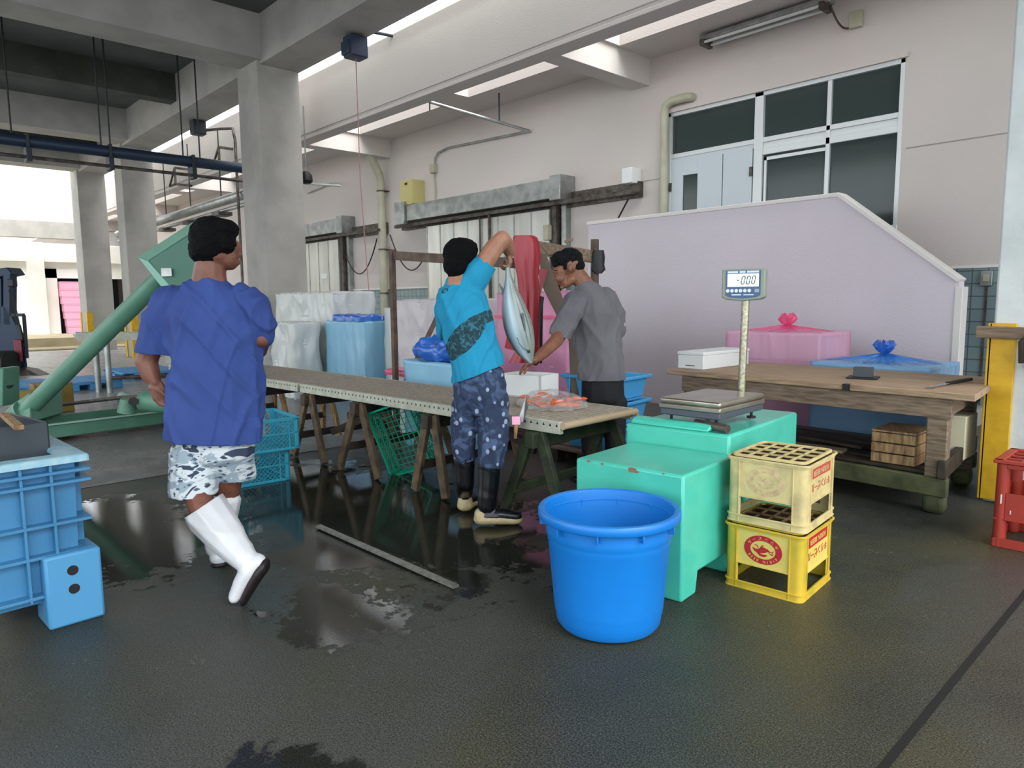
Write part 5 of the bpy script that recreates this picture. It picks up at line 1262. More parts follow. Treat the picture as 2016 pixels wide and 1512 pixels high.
# ================================================================ people
_ico = {}
def ico(n=2):
    if n not in _ico:
        b = bmesh.new(); bmesh.ops.create_icosphere(b, subdivisions=n, radius=1); _ico[n] = [v.co.copy() for v in b.verts]; b.free()
    return _ico[n]
class Blob:
    def __init__(s): s.bm = bmesh.new()
    def add(s, p0, r0, p1=None, r1=None, ax=None, n=2):
        ax = ax or (RH, FH, UP); pts = []
        for p, r in ((p0, r0), (p1, r1)) if p1 is not None else ((p0, r0),):
            r = (r, r, r) if isinstance(r, (int, float)) else r
            pts += [V(p)+ax[0]*(c.x*r[0])+ax[1]*(c.y*r[1])+ax[2]*(c.z*r[2]) for c in ico(n)]
        vs = [s.bm.verts.new(p) for p in pts]
        res = bmesh.ops.convex_hull(s.bm, input=vs)
        bmesh.ops.delete(s.bm, geom=list({e for e in res['geom_interior'] if isinstance(e, bmesh.types.BMVert)}|{e for e in res['geom_unused'] if isinstance(e, bmesh.types.BMVert)}), context='VERTS')
        return s
    def chain(s, js, ax=None, n=2):
        for a, b in zip(js, js[1:]): s.add(a[0], a[1], b[0], b[1], ax, n)
        return s
    def done(s, name, m, parent, voxel=.01, smooth=4, post=None, solid=0):
        me = bpy.data.meshes.new('tmp'); s.bm.to_mesh(me); s.bm.free()
        o = bpy.data.objects.new('tmp', me); COL.objects.link(o)
        r = o.modifiers.new('r', 'REMESH'); r.mode = 'VOXEL'; r.voxel_size = voxel
        if smooth: q = o.modifiers.new('s', 'SMOOTH'); q.factor = .5; q.iterations = smooth
        ne = bpy.data.meshes.new_from_object(o.evaluated_get(bpy.context.evaluated_depsgraph_get())); bpy.data.objects.remove(o); bpy.data.meshes.remove(me)
        ne.name = name; ne.materials.clear(); ne.materials.append(M[m] if isinstance(m, str) else m)
        if post:
            b = bmesh.new(); b.from_mesh(ne); post(b); b.normal_update(); b.to_mesh(ne); b.free()
        for p in ne.polygons: p.use_smooth = True
        o = bpy.data.objects.new(name, ne); finish(o, parent, True)
        if solid: q = o.modifiers.new('solid', 'SOLIDIFY'); q.thickness = solid; q.offset = -1
        return o
def cut(b, c, n, rad):
    """open the cloth past the plane (c, n), only within rad of c"""
    c = V(c); n = V(n).normalized(); fs = [f for f in b.faces if (f.calc_center_median()-c).length < rad]
    g = fs+list({e for f in fs for e in f.edges})+list({v for f in fs for v in f.verts})
    bmesh.ops.bisect_plane(b, geom=g, plane_co=c, plane_no=n, dist=.0001)
    kill = [f for f in b.faces if (f.calc_center_median()-c).length < rad*1.05 and (f.calc_center_median()-c).dot(n) > 0]
    bmesh.ops.delete(b, geom=kill, context='FACES')
def folds(b, amp, seed, dirs=((7, .9, 1.8),), zmask=None):
    b.normal_update(); mv = []
    for v in b.verts:
        u, w, z = v.co.dot(RH), v.co.dot(FH), v.co.z; d = 0
        for (fu, fz, sh) in dirs:
            p = V((u*fu+z*sh, w*fu*.8, z*fz+seed*7.3)); q = noise.noise(p); d += (1-min(1, abs(q)*4.5))*.9-.25+noise.noise(p*2.1+V((seed, 0, 0)))*.3
        k = zmask(v.co) if zmask else 1
        mv.append(v.normal*(amp*d*k))
    for v, m_ in zip(b.verts, mv): v.co += m_
def hand(bl, wrist, palm_dir, side, curl, size=1.0, thumb=1, nrm=None, spread=.0):
    """palm box plus five bent fingers of unequal length; side = direction index..little"""
    d = V(palm_dir).normalized(); sdir = V(side); sdir = (sdir-d*sdir.dot(d)).normalized(); n = d.cross(sdir) if nrm is None else V(nrm)
    n = (n-d*n.dot(d)).normalized(); w = V(wrist); s = size
    kn = []
    for i in range(4):
        off = (i-1.5)*.019*s; k = w+d*(.085-.004*abs(i-1.2))*s+sdir*off; kn.append(k); bl.add(w+d*.02*s+sdir*off*.7, .013*s, k, .0115*s)
    for i, L_ in enumerate((.070, .078, .072, .056)):
        p = kn[i]; dd = (d+sdir*((i-1.5)*spread)).normalized(); r = .0095*s; L_ *= s
        for j, f in enumerate((.45, .30, .25)):
            ang = curl*(j*.9+.6); q = (dd*math.cos(ang)+n*math.sin(ang)).normalized(); p2 = p+q*(L_*f); bl.add(p, r, p2, r*.92); p = p2; r *= .93
    b0 = w+d*.025*s-sdir*.024*s; b1 = b0+(d*.7-sdir*.55*thumb+n*.5).normalized()*.036*s; b2 = b1+(d*.85-sdir*.1+n*(.4+curl*.3)).normalized()*.03*s; b3 = b2+(d*.8+n*(.3+curl*.4)+sdir*.1).normalized()*.024*s
    bl.add(b0, .014*s, b1, .0115*s); bl.add(b1, .0115*s, b2, .0105*s); bl.add(b2, .0105*s, b3, .009*s)
def skinmat(name, col, col2): return mat(name, col, .5, col2=col2, ns=14, sss=.12, bump=.04, bs=90)
M['skin1'] = skinmat('dark_tan_skin', '#7d5040', '#6a4133')
M['skin2'] = skinmat('warm_tan_skin', '#ad7e66', '#9a6c54')
M['skin3'] = skinmat('tan_skin', '#8f6049', '#7a4f3b')
def hairmat(n, c, c2): return mat(n, c, .8, col2=c2, ns=60, bump=1.0, bs=130, spec=.15)
M['hair'] = hairmat('black_hair', '#050507', '#0c0c0f'); M['hairg'] = hairmat('greying_black_hair', '#0a0b0e', '#1d1f22')
M['eye'] = mat('dark_eye', '#1a1210', .2); M['lip'] = mat('lip_skin', '#7c463a', .5)
def cloth(name, col, col2=None, rough=.85): return mat(name, col, rough, col2=col2, ns=3, bump=.15, bs=400)
M['shirt1'] = cloth('worn_blue_cotton', '#304a8c', '#2b4180')
M['shirt3'] = cloth('grey_cotton', '#6c6c70', '#5f5f66')
M['pants3'] = cloth('black_trousers', '#17181d')
M['boot_w'] = mat('white_rubber_boot', '#d9dce2', .28, col2='#cdd0d2', ns=6, coat=.3)
M['boot_b'] = mat('black_rubber_boot', '#0b0d14', .35, coat=.1)
M['sole_c'] = mat('cream_rubber_sole', '#bdae88', .5, col2='#a59670', ns=20)
M['sole_d'] = mat('dark_red_brown_sole', '#1b1214', .5)
M['sole_p'] = mat('pink_sole_line', '#b88074', .5)
def pattern_mat(name, kind):
    m = mat(name, '#20304f', .85, bump=.15, bs=300); N = m.node_tree.nodes; L = m.node_tree.links; p = N['Principled BSDF']
    g = N.new('ShaderNodeNewGeometry'); mp = N.new('ShaderNodeMapping'); mp.inputs['Rotation'].default_value = (0, 0, -YAW); L.new(g.outputs['Position'], mp.inputs[0])
    def n(t, **k):
        x = N.new(t)
        for a, v in k.items(): x.inputs[a].default_value = v
        return x
    def rng(a, f0, f1):
        r = N.new('ShaderNodeMapRange'); r.inputs[1].default_value = f0; r.inputs[2].default_value = f1; L.new(a, r.inputs[0]); return r.outputs[0]
    def mix(f, a, b):
        x = N.new('ShaderNodeMix'); x.data_type = 'RGBA'; L.new(f, x.inputs[0])
        for i, v in ((6, a), (7, b)):
            if isinstance(v, str): x.inputs[i].default_value = lin(v)
            else: L.new(v, x.inputs[i])
        return x.outputs[2]
    if kind == 'aztec':
        m2 = N.new('ShaderNodeMapping'); m2.inputs['Scale'].default_value = (1, .3, 1.9); L.new(mp.outputs[0], m2.inputs[0])
        a = n('ShaderNodeTexNoise', Scale=9, Detail=3, Distortion=.6); L.new(m2.outputs[0], a.inputs['Vector'])
        v = n('ShaderNodeTexVoronoi', Scale=23); v.distance = 'MANHATTAN'; L.new(m2.outputs[0], v.inputs['Vector'])
        v2 = n('ShaderNodeTexVoronoi', Scale=34); v2.distance = 'MANHATTAN'; L.new(mp.outputs[0], v2.inputs['Vector'])
        c = mix(rng(a.outputs['Fac'], .50, .53), '#c3cdd1', '#8fa0ac')
        c = mix(rng(v.outputs['Distance'], .42, .36), c, '#4a5c72')
        c = mix(rng(a.outputs['Fac'], .41, .39), c, '#2f3d52')
        c = mix(rng(v2.outputs['Distance'], .16, .13), c, '#e3e8e8')
        L.new(c, p.inputs['Base Color'])
    if kind == 'navy':
        a = n('ShaderNodeTexNoise', Scale=14, Detail=4, Distortion=1.2); L.new(mp.outputs[0], a.inputs['Vector'])
        m2 = N.new('ShaderNodeMapping'); m2.inputs['Scale'].default_value = (1, .5, .75); L.new(mp.outputs[0], m2.inputs[0])
        v = n('ShaderNodeTexVoronoi', Scale=21, Randomness=1); L.new(m2.outputs[0], v.inputs['Vector'])
        c = mix(rng(a.outputs['Fac'], .5, .62), '#24344f', '#44587a')
        c = mix(rng(v.outputs['Distance'], .27, .22), c, '#93a2bb')
        L.new(c, p.inputs['Base Color'])
    return m
M['aztec'] = pattern_mat('grey_blue_geometric_print', 'aztec'); M['navyp'] = pattern_mat('navy_print_with_pale_marks', 'navy')

def boot(parent, m, ms, shaft, foot, sole_off, voxel=.007, hollow=None, sole_w=.042, line=None):
    b = Blob(); b.chain(shaft); b.chain(foot)
    def post(bm):
        if hollow: cut(bm, hollow[0], hollow[1], hollow[2])
        folds(bm, .003, 2, ((5, 9, 0),))
    o = build_obj = b.done('rubber_boot', m, parent, voxel, 3, post, solid=.004 if hollow else 0)
    s = Blob(); s.chain([(p+sole_off, tuple(x*k for x, k in zip(r if isinstance(r, tuple) else (r, r, r), (1.05, 1.05, .45)))) for p, r in foot]) if sole_off.z < -.01 and abs(sole_off.dot(RH)) < .01 else s.chain([(p+sole_off, (r[0]*.42, r[1]*1.02, r[2]*.9) if isinstance(r, tuple) else r*.85) for p, r in foot])
    if ms == 'sole_c':
        s.bm.free(); s = Blob(); s.chain([(p-UP*.020, (r[0]*1.10, r[1]*1.10, r[2]*.80)) for p, r in foot]); s.add(foot[0][0]-UP*.0, (foot[0][1][0]*1.03, foot[0][1][1]*1.05, foot[0][1][2]*1.05))
    so = s.done('sole', ms, None, voxel, 1)
    so.parent = o; so.data.transform(wmat(o).inverted())
    return o

# ---------------------------------------------------------------- man in blue, walking away on the left
def J(D):
    return lambda x, y, d=0: dep(x, y, D+d)
j = J(3.40)
foot_pt = onz(430, 1122, 0)
t = thing('person', 'person walking away in blue t-shirt, patterned shorts and white rubber boots', 'person', (foot_pt.x, foot_pt.y, 0))
man1 = t
b = Blob()
b.add(j(420, 474), (.088, .098, .112)); b.add(j(424, 492), (.080, .085, .085)); b.add(j(445, 505, .02), (.06, .065, .06), j(452, 520, .03), (.035, .05, .03))
b.add(j(464, 488, .03), (.022, .05, .04)); b.add(j(468, 500, .04), (.022, .02, .022)); b.add(j(464, 516, .04), (.022, .03, .02)); b.add(j(447, 487, -.035), (.012, .018, .032))
b.add(j(415, 505, .0), (.066, .066, .04), j(412, 545), (.078, .075, .04)); b.add(j(412, 540), (.075, .075, .04), j(412, 570), (.09, .07, .04))
b.chain([(j(412, 600), (.13, .08, .07)), (j(420, 700), (.13, .08, .08)), (j(422, 850), (.16, .11, .08))])
b.chain([(j(326, 608), .045), (j(300, 680, .0), .050), (j(288, 712, .0), .052), (j(296, 735, -.01), .046), (j(304, 752, -.02), .030)])
hand(b, j(304, 750, -.03), (RH*.25-UP*.95+FH*.15), FH*.5+RH*.8, .55, 1.02, thumb=-.6, nrm=RH*.8+FH*.2)
b.chain([(j(490, 608), .045), (j(514, 665, .02), .050), (j(510, 690, .25), .042), (j(480, 690, .34), .032)])
# legs
b.chain([(j(385, 880), .095), (j(386, 962, -.10), .068), (j(398, 1000, -.16), .062)])
b.chain([(j(452, 880), .095), (j(445, 975, .08), .065), (j(436, 1030, .1), .055)])
b.done('body', 'skin1', t, .0055, 3)
b = Blob()
b.add(j(418, 468, .0), (.108, .112, .105)); b.add(j(408, 488, -.03), (.085, .085, .075)); b.add(j(400, 500, -.01), (.062, .08, .05)); b.add(j(438, 452), (.075, .085, .055)); b.add(j(445, 478, -.02), (.045, .07, .06))
def hp(bm):
    folds(bm, .004, 5, ((22, 22, 0),))
b.done('hair', 'hair', t, .006, 3, hp)
# shirt
b = Blob()
b.chain([(j(412, 556), (.095, .085, .03)), (j(410, 584), (.185, .115, .045)), (j(414, 625), (.225, .14, .06)), (j(424, 700), (.226, .15, .06)), (j(424, 780), (.228, .16, .06)), (j(422, 852), (.238, .17, .05)), (j(422, 885), (.238, .17, .04))])
b.chain([(j(352, 590), .075), (j(328, 600), .080), (j(309, 645), .082), (j(299, 715), .090)])
b.chain([(j(472, 588), .075), (j(496, 602, .0), .080), (j(508, 635, .01), .076), (j(512, 660, .04), .070)])
def sp(bm):
    cut(bm, j(298, 694), (-UP*.97-RH*.12), .14)
    c = j(420, 865); nn = (-UP-RH*.05)
    for f in [f for f in bm.faces if (f.calc_center_median()-c).dot(nn) > .0]: pass
    g = [f for f in bm.faces if f.calc_center_median().z < c.z+.1]; gg = g+list({e for f in g for e in f.edges})+list({v for f in g for v in f.verts})
    bmesh.ops.bisect_plane(bm, geom=gg, plane_co=c, plane_no=nn)
    bmesh.ops.delete(bm, geom=[f for f in bm.faces if (f.calc_center_median()-c).dot(nn) > 0], context='FACES')
    folds(bm, .015, 1.3, ((10, .9, -2.6), (6.0, 1.2, 4.2)))
b.done('shirt', 'shirt1', t, .009, 6, sp, solid=.004)
# shorts
b = Blob()
b.chain([(j(423, 850), (.185, .13, .06)), (j(423, 895), (.19, .14, .06))])
b.chain([(j(385, 885), (.125, .125, .06)), (j(381, 950, -.07), (.118, .115, .06)), (j(382, 972, -.10), (.114, .11, .012))])
b.chain([(j(450, 885), (.115, .12, .06)), (j(462, 930, .05), (.10, .105, .05)), (j(466, 942, .06), (.098, .1, .012))])
def shp(bm):
    pass
    folds(bm, .007, 4, ((7, 2.5, 1.5),))
b.done('shorts', 'aztec', t, .008, 3, shp)
# boots
bt1 = boot(t, 'boot_w', 'sole_d', [(dep(398, 985, 3.24), (.105, .105, .05)), (dep(412, 1015, 3.20), .103), (dep(440, 1050, 3.13), .090), (dep(462, 1078, 3.08), .072), (dep(482, 1100, 3.04), .058)],
     [(dep(505, 1106, 3.03), (.045, .045, .04)), (dep(493, 1120, 3.02), (.045, .046, .045)), (dep(478, 1145, 3.02), (.036, .048, .045)), (dep(464, 1172, 3.02), (.030, .045, .035))], RH*.038-UP*.018, hollow=(dep(398, 997, 3.22), (UP*.86-RH*.55), .17))
bt2 = boot(t, 'boot_w', 'sole_d', [(j(440, 985, .07), (.085, .085, .05)), (j(434, 1030, .07), .078), (j(428, 1075, .06), .062)],
     [(foot_pt+UP*.065+FH*.02, (.048, .05, .05)), (foot_pt+UP*.06+FH*.10, (.048, .05, .05)), (foot_pt+UP*.05+FH*.2-RH*.02, (.045, .05, .035))], -UP*.035)

# ---------------------------------------------------------------- man in turquoise lifting the fish
D2 = 4.12
j = J(D2)
fR, fL = onz(962, 1035, 0), onz(916, 1008, 0)
t = thing('person', 'person with raised arm in turquoise t-shirt and navy patterned trousers holding up a fish', 'person', (fR.x, fR.y, 0)); man2 = t
b = Blob()
b.add(j(905, 508, .03), (.088, .1, .11)); b.add(j(914, 530, .09), (.06, .06, .07)); b.add(j(905, 530, .03), .062, j(905, 560), (.075, .07, .05))
b.chain([(j(908, 590), (.09, .07, .06)), (j(930, 690), (.10, .08, .08)), (j(945, 760), (.11, .10, .08))])
b.chain([(j(932, 548, .01), .045), (j(955, 515, .0), .056), (j(974, 487, .02), .056), (j(988, 471, .03), .050), (j(997, 482, .10), .046), (j(1003, 497, .18), .034)])
b.chain([(j(892, 590, .02), .04), (j(880, 650, .15), .04), (j(930, 690, .35), .033)])
hand(b, j(1001, 488, .17), (RH*.12-UP*.95+FH*.1), -FH*.9-RH*.1, .95, 1.05, thumb=1, nrm=RH*-.9)
b.chain([(j(922, 790), .06), (j(915, 900, .05), .045), (fL+UP*.2, .045)]); b.chain([(j(966, 790), .06), (j(965, 900, -.02), .045), (fR+UP*.2, .045)])
b.done('body', 'skin2', t, .0055, 3)
b = Blob(); b.add(j(905, 500, .02), (.103, .11, .098)); b.add(j(899, 520, .0), (.082, .09, .085)); b.add(j(900, 538, .01), (.06, .07, .045)); b.add(j(914, 492, .03), (.085, .095, .07))
b.done('hair', 'hair', t, .006, 3, lambda bm: folds(bm, .003, 9, ((24, 24, 0),)))
# turquoise shirt with dark print across the lower back
def shirt2_mat():
    m = mat('turquoise_cotton_with_dark_print', '#138cb4', .85, bump=.12, bs=400); N = m.node_tree.nodes; L = m.node_tree.links; p = N['Principled BSDF']
    g = N.new('ShaderNodeNewGeometry')
    def dot(vec, const):
        d = N.new('ShaderNodeVectorMath'); d.operation = 'DOT_PRODUCT'; L.new(vec, d.inputs[0]); d.inputs[1].default_value = const; return d.outputs['Value']
    def mth(op, a, b=0):
        r = N.new('ShaderNodeMath'); r.operation = op
        for i, v in enumerate((a, b)):
            if isinstance(v, (int, float)): r.inputs[i].default_value = v
            else: L.new(v, r.inputs[i])
        return r.outputs[0]
    U, Wz = dot(g.outputs['Position'], tuple(RH)), dot(g.outputs['Position'], (0, 0, 1))
    nz = N.new('ShaderNodeTexNoise'); nz.inputs['Scale'].default_value = 34; nz.inputs['Detail'].default_value = 4; nz.inputs['Distortion'].default_value = 1.5; L.new(g.outputs['Position'], nz.inputs['Vector'])
    def ell(c, a, b_, ang, edge=.25):
        u = mth('SUBTRACT', U, c.dot(RH)); w = mth('SUBTRACT', Wz, c.z); ca, sa = math.cos(ang), math.sin(ang)
        x = mth('DIVIDE', mth('ADD', mth('MULTIPLY', u, ca), mth('MULTIPLY', w, sa)), a); y = mth('DIVIDE', mth('SUBTRACT', mth('MULTIPLY', w, ca), mth('MULTIPLY', u, sa)), b_)
        d = mth('ADD', mth('ADD', mth('MULTIPLY', x, x), mth('MULTIPLY', y, y)), mth('MULTIPLY', mth('SUBTRACT', nz.outputs['Fac'], .5), edge)); return mth('LESS_THAN', d, 1.0)
    mk = mth('MAXIMUM', ell(j(917, 662), .165, .068, .80), ell(j(955, 625), .11, .035, .35)); mk = mth('MAXIMUM', mk, ell(j(895, 690), .06, .04, 1.0))
    mk = mth('MAXIMUM', mk, mth('MULTIPLY', ell(j(878, 573), .022, .013, .5, .1), mth('SUBTRACT', 1.0, ell(j(878, 573), .013, .006, .5, .1))))
    mk = mth('MULTIPLY', mk, mth('LESS_THAN', dot(g.outputs['Normal'], tuple(FH)), .15))
    r = N.new('ShaderNodeMapRange'); r.inputs[1].default_value = .5; r.inputs[2].default_value = .62; L.new(nz.outputs['Fac'], r.inputs[0])
    a = N.new('ShaderNodeMix'); a.data_type = 'RGBA'; a.inputs[6].default_value = lin('#163842'); a.inputs[7].default_value = lin('#2f6d80'); L.new(r.outputs[0], a.inputs[0])
    c = N.new('ShaderNodeMix'); c.data_type = 'RGBA'; c.inputs[6].default_value = lin('#138cb4'); L.new(a.outputs[2], c.inputs[7]); L.new(mk, c.inputs[0]); L.new(c.outputs[2], p.inputs['Base Color']); return m
b = Blob()
b.chain([(j(902, 550, .03), (.07, .07, .03)), (j(906, 562, .02), (.095, .08, .03)), (j(908, 582), (.15, .115, .06)), (j(915, 620), (.165, .13, .06)), (j(927, 670), (.16, .13, .06)), (j(940, 720), (.165, .14, .05)), (j(946, 765), (.17, .14, .04))])
b.chain([(j(918, 575), .085), (j(936, 545), .082), (j(956, 516, .01), .070), (j(962, 507, .02), .068)])
b.chain([(j(893, 580), .075), (j(879, 610, .04), .07), (j(876, 650, .12), .065)])
def sp2(bm):
    cut(bm, j(955, 514, .01), (RH*.62+UP*.78), .105)
    c = j(946, 733); nn = (-UP+RH*.37)
    g = [f for f in bm.faces if f.calc_center_median().z < c.z+.16]; gg = g+list({e for f in g for e in f.edges})+list({v for f in g for v in f.verts})
    bmesh.ops.bisect_plane(bm, geom=gg, plane_co=c, plane_no=nn); bmesh.ops.delete(bm, geom=[f for f in bm.faces if f.calc_center_median().z < c.z+.16 and (f.calc_center_median()-c).dot(nn) > 0], context='FACES')
    folds(bm, .013, 2.2, ((9, 1.6, -4.5), (6, 1.0, 3.5)))
b.done('shirt', shirt2_mat(), t, .008, 5, sp2, solid=.004)
b = Blob()
b.chain([(j(945, 730), (.145, .12, .05)), (j(944, 775), (.162, .13, .06)), (j(943, 805, .01), (.10, .10, .05))])
b.chain([(j(918, 780), (.085, .10, .06)), (j(914, 830, .03), (.078, .09, .06)), (j(911, 875, .05), (.078, .085, .05)), (j(914, 903, .05), (.062, .07, .03))])
b.chain([(j(968, 780), (.098, .11, .06)), (j(972, 830, -.0), (.096, .10, .06)), (j(970, 880, -.02), (.093, .09, .05)), (j(968, 912, -.02), (.078, .08, .03))])
b.done('trousers', 'navyp', t, .008, 4, lambda bm: folds(bm, .009, 6, ((8, 3, 2), (4, 6, -2))))
boot(t, 'boot_b', 'sole_c', [(j(964, 905, -.02), (.070, .07, .04)), (j(962, 960, -.02), .064), (fR+UP*.13-RH*.01, .057)], [(fR+UP*.065-RH*.04, (.048, .048, .05)), (fR+UP*.065+RH*.05, (.055, .048, .045)), (fR+UP*.05+RH*.155+FH*.02, (.05, .048, .035))], -UP*.025)
boot(t, 'boot_b', 'sole_c', [(j(916, 900, .05), (.060, .065, .04)), (j(916, 950, .06), .056), (fL+UP*.14, .055)], [(fL+UP*.065, (.05, .048, .05)), (fL+UP*.055+FH*.1+RH*.03, (.048, .048, .04)), (fL+UP*.04+FH*.18+RH*.06, (.04, .045, .026))], -UP*.025)

# ---------------------------------------------------------------- man in grey bending over the box
D3 = 5.22
j = J(D3)
g0 = j(1190, 900); t = thing('person', 'person in grey t-shirt and black trousers leaning over the white foam box', 'person', (g0.x, g0.y, 0)); man3 = t
b = Blob()
b.add(j(1122, 518), (.098, .082, .095)); b.add(j(1104, 535), (.058, .06, .062)); b.add(j(1106, 548), (.045, .055, .045), j(1113, 561), (.03, .045, .026)); b.add(j(1124, 550), (.045, .06, .04), j(1116, 560), (.028, .048, .024))
b.add(j(1096, 546, -.0), (.010, .014, .016), j(1092, 550), (.011, .012, .009)); b.add(j(1092, 534), (.018, .042, .012)); b.add(j(1099, 556), (.011, .026, .007)); b.add(j(1101, 560), (.010, .024, .006)); b.add(j(1107, 566), (.018, .028, .014))
b.add(j(1123, 528, -.082), (.017, .012, .030)); b.add(j(1104, 548, -.03), (.035, .035, .035))
b.add(j(1137, 540), (.06, .06, .06), j(1152, 562), (.075, .075, .05))
b.chain([(j(1165, 600), (.14, .12, .08)), (j(1180, 690), (.12, .12, .08)), (j(1186, 770), (.13, .12, .08))])
b.chain([(j(1124, 612, -.14), .045), (j(1104, 655, -.2), .052), (j(1094, 672, -.26), .050), (j(1068, 697, -.42), .040), (j(1052, 709, -.52), .029)])
hand(b, dep(1054, 708, 4.71), (dep(1018, 727, 4.62)-dep(1054, 708, 4.71)), FH*-.9+UP*.2, .45, 1.0, thumb=1, nrm=-UP)
b.chain([(j(1200, 600, .05), .035), (j(1218, 640, .06), .040), (j(1190, 680, .22), .04), (j(1150, 700, .28), .03)])
b.chain([(j(1170, 780), .08), (V((j(1165, 850).x, j(1165, 850).y, .45)), .055), (V((j(1160, 850).x, j(1160, 850).y, .1)), .05)]); b.chain([(j(1205, 780), .08), (V((j(1210, 850).x, j(1210, 850).y, .45)), .055), (V((j(1212, 850).x, j(1212, 850).y, .1)), .05)])
b.done('body', 'skin3', t, .005, 3)
b = Blob()
b.add(j(1121, 511, .005), (.103, .092, .088)); b.add(j(1135, 523, .01), (.062, .085, .055)); b.add(j(1102, 510), (.068, .08, .058)); b.add(j(1094, 520, .0), (.030, .065, .030)); b.add(j(1110, 514, -.04), (.050, .035, .038))
b.add(j(1113, 524, -.065), (.016, .018, .028))
b.done('hair', 'hairg', t, .005, 2, lambda bm: folds(bm, .005, 3, ((18, 18, 0),)))
o = Blob().add(j(1097, 538, -.042), (.012, .008, .004)).done('eye', 'eye', t, .003, 1)
Blob().add(j(1095, 532.5, -.045), (.017, .008, .004)).done('eyebrow', 'hair', t, .003, 1)
b = Blob()
b.chain([(j(1156, 562), (.085, .085, .03)), (j(1162, 585), (.15, .13, .06)), (j(1168, 615), (.19, .155, .06)), (j(1177, 660), (.185, .15, .06)), (j(1183, 710), (.178, .15, .06)), (j(1186, 770), (.184, .15, .04))])
b.chain([(j(1138, 595, -.08), .10), (j(1122, 615, -.14), .092), (j(1106, 648, -.18), .083), (j(1098, 678, -.2), .085)])
b.chain([(j(1195, 590, .04), .09), (j(1208, 615, .06), .075), (j(1214, 650, .06), .068)])
def sp3(bm):
    cut(bm, j(1101, 662, -.18), (-UP*.9-RH*.25), .14); cut(bm, j(1214, 640, .06), (-UP*.95+RH*.3), .06)
    c = j(1186, 747); g = [f for f in bm.faces if f.calc_center_median().z < c.z+.1]; gg = g+list({e for f in g for e in f.edges})+list({v for f in g for v in f.verts})
    bmesh.ops.bisect_plane(bm, geom=gg, plane_co=c, plane_no=-UP); bmesh.ops.delete(bm, geom=[f for f in bm.faces if f.calc_center_median().z < c.z], context='FACES')
    folds(bm, .012, 3.7, ((8, 1.2, -3.5), (5, .8, 4.0)), zmask=lambda q: 1.0)
b.done('shirt', 'shirt3', t, .009, 5, sp3, solid=.004)
b = Blob()
b.chain([(j(1186, 745), (.16, .13, .05)), (j(1187, 785), (.168, .14, .06))])
for px_ in (1165, 1211):
    e_ = j(px_, 850); b.chain([(j(px_, 790), (.095, .11, .06)), (V((e_.x, e_.y, .48)), (.085, .09, .06)), (V((e_.x, e_.y, .12)), (.075, .08, .04))])
b.done('trousers', 'pants3', t, .01, 4, lambda bm: folds(bm, .006, 8, ((7, 2, 2),)))
for px_ in (1165, 1211):
    e_ = j(px_, 850); e_ = V((e_.x, e_.y, 0)); boot(t, 'boot_b', 'sole_d', [(e_+UP*.22, .06), (e_+UP*.12, .055)], [(e_+UP*.05, (.045, .05, .04)), (e_+UP*.05-RH*.12-FH*.08, (.05, .05, .03))], -UP*.025)
wb = dep(1052, 709, 4.72); wd = (dep(1030, 720, 4.66)-wb).normalized(); w1_ = wd.cross(UP).normalized(); w2_ = wd.cross(w1_)
build('wrist_watch', MB().tube([wb+(w1_*math.cos(2*PI*k/16)+w2_*math.sin(2*PI*k/16))*.031 for k in range(16)], .009, n=8, close=True), 'black', parent=t, smooth=True)

# ---------------------------------------------------------------- the fish
def fish_mat():
    m = mat('silver_tuna_skin', '#9fb0b4', .35, .1, coat=.25); N = m.node_tree.nodes; L = m.node_tree.links; p = N['Principled BSDF']
    uv = N.new('ShaderNodeUVMap'); sp_ = N.new('ShaderNodeSeparateXYZ'); L.new(uv.outputs[0], sp_.inputs[0])
    r = N.new('ShaderNodeValToRGB'); e = r.color_ramp.elements
    e[0].position = 0; e[0].color = lin('#56666c'); e[1].position = 1; e[1].color = lin('#56666c')
    for pos, c in ((.08, '#5d6e72'), (.14, '#a3bac4'), (.20, '#b9d2dc'), (.25, '#93a3a3'), (.33, '#7f8a84'), (.45, '#8f948a'), (.62, '#a9aea6'), (.85, '#65737a')): q = e.new(pos); q.color = lin(c)
    L.new(sp_.outputs[0], r.inputs[0])
    wv = N.new('ShaderNodeMath'); wv.operation = 'SINE'; mu = N.new('ShaderNodeMath'); mu.operation = 'MULTIPLY'; mu.inputs[1].default_value = 105; L.new(sp_.outputs[0], mu.inputs[0]); L.new(mu.outputs[0], wv.inputs[0])
    mr = N.new('ShaderNodeMapRange'); mr.inputs[1].default_value = .5; mr.inputs[2].default_value = .85; L.new(wv.outputs[0], mr.inputs[0])
    rg = N.new('ShaderNodeMapRange'); rg.inputs[1].default_value = .25; rg.inputs[2].default_value = .29; L.new(sp_.outputs[0], rg.inputs[0])
    rg2 = N.new('ShaderNodeMapRange'); rg2.inputs[1].default_value = .72; rg2.inputs[2].default_value = .62; L.new(sp_.outputs[1], rg2.inputs[0])
    m1 = N.new('ShaderNodeMath'); m1.operation = 'MULTIPLY'; L.new(mr.outputs[0], m1.inputs[0]); L.new(rg.outputs[0], m1.inputs[1])
    m2 = N.new('ShaderNodeMath'); m2.operation = 'MULTIPLY'; L.new(m1.outputs[0], m2.inputs[0]); L.new(rg2.outputs[0], m2.inputs[1])
    m3 = N.new('ShaderNodeMath'); m3.operation = 'MULTIPLY'; L.new(m2.outputs[0], m3.inputs[0]); m3.inputs[1].default_value = .9
    x = N.new('ShaderNodeMix'); x.data_type = 'RGBA'; L.new(m3.outputs[0], x.inputs[0]); L.new(r.outputs[0], x.inputs[6]); x.inputs[7].default_value = lin('#4b5a60'); L.new(x.outputs[2], p.inputs['Base Color']); return m
M['fish'] = fish_mat(); M['fin'] = mat('dark_fin', '#4d5a60', .35, .2)
DF = 4.28
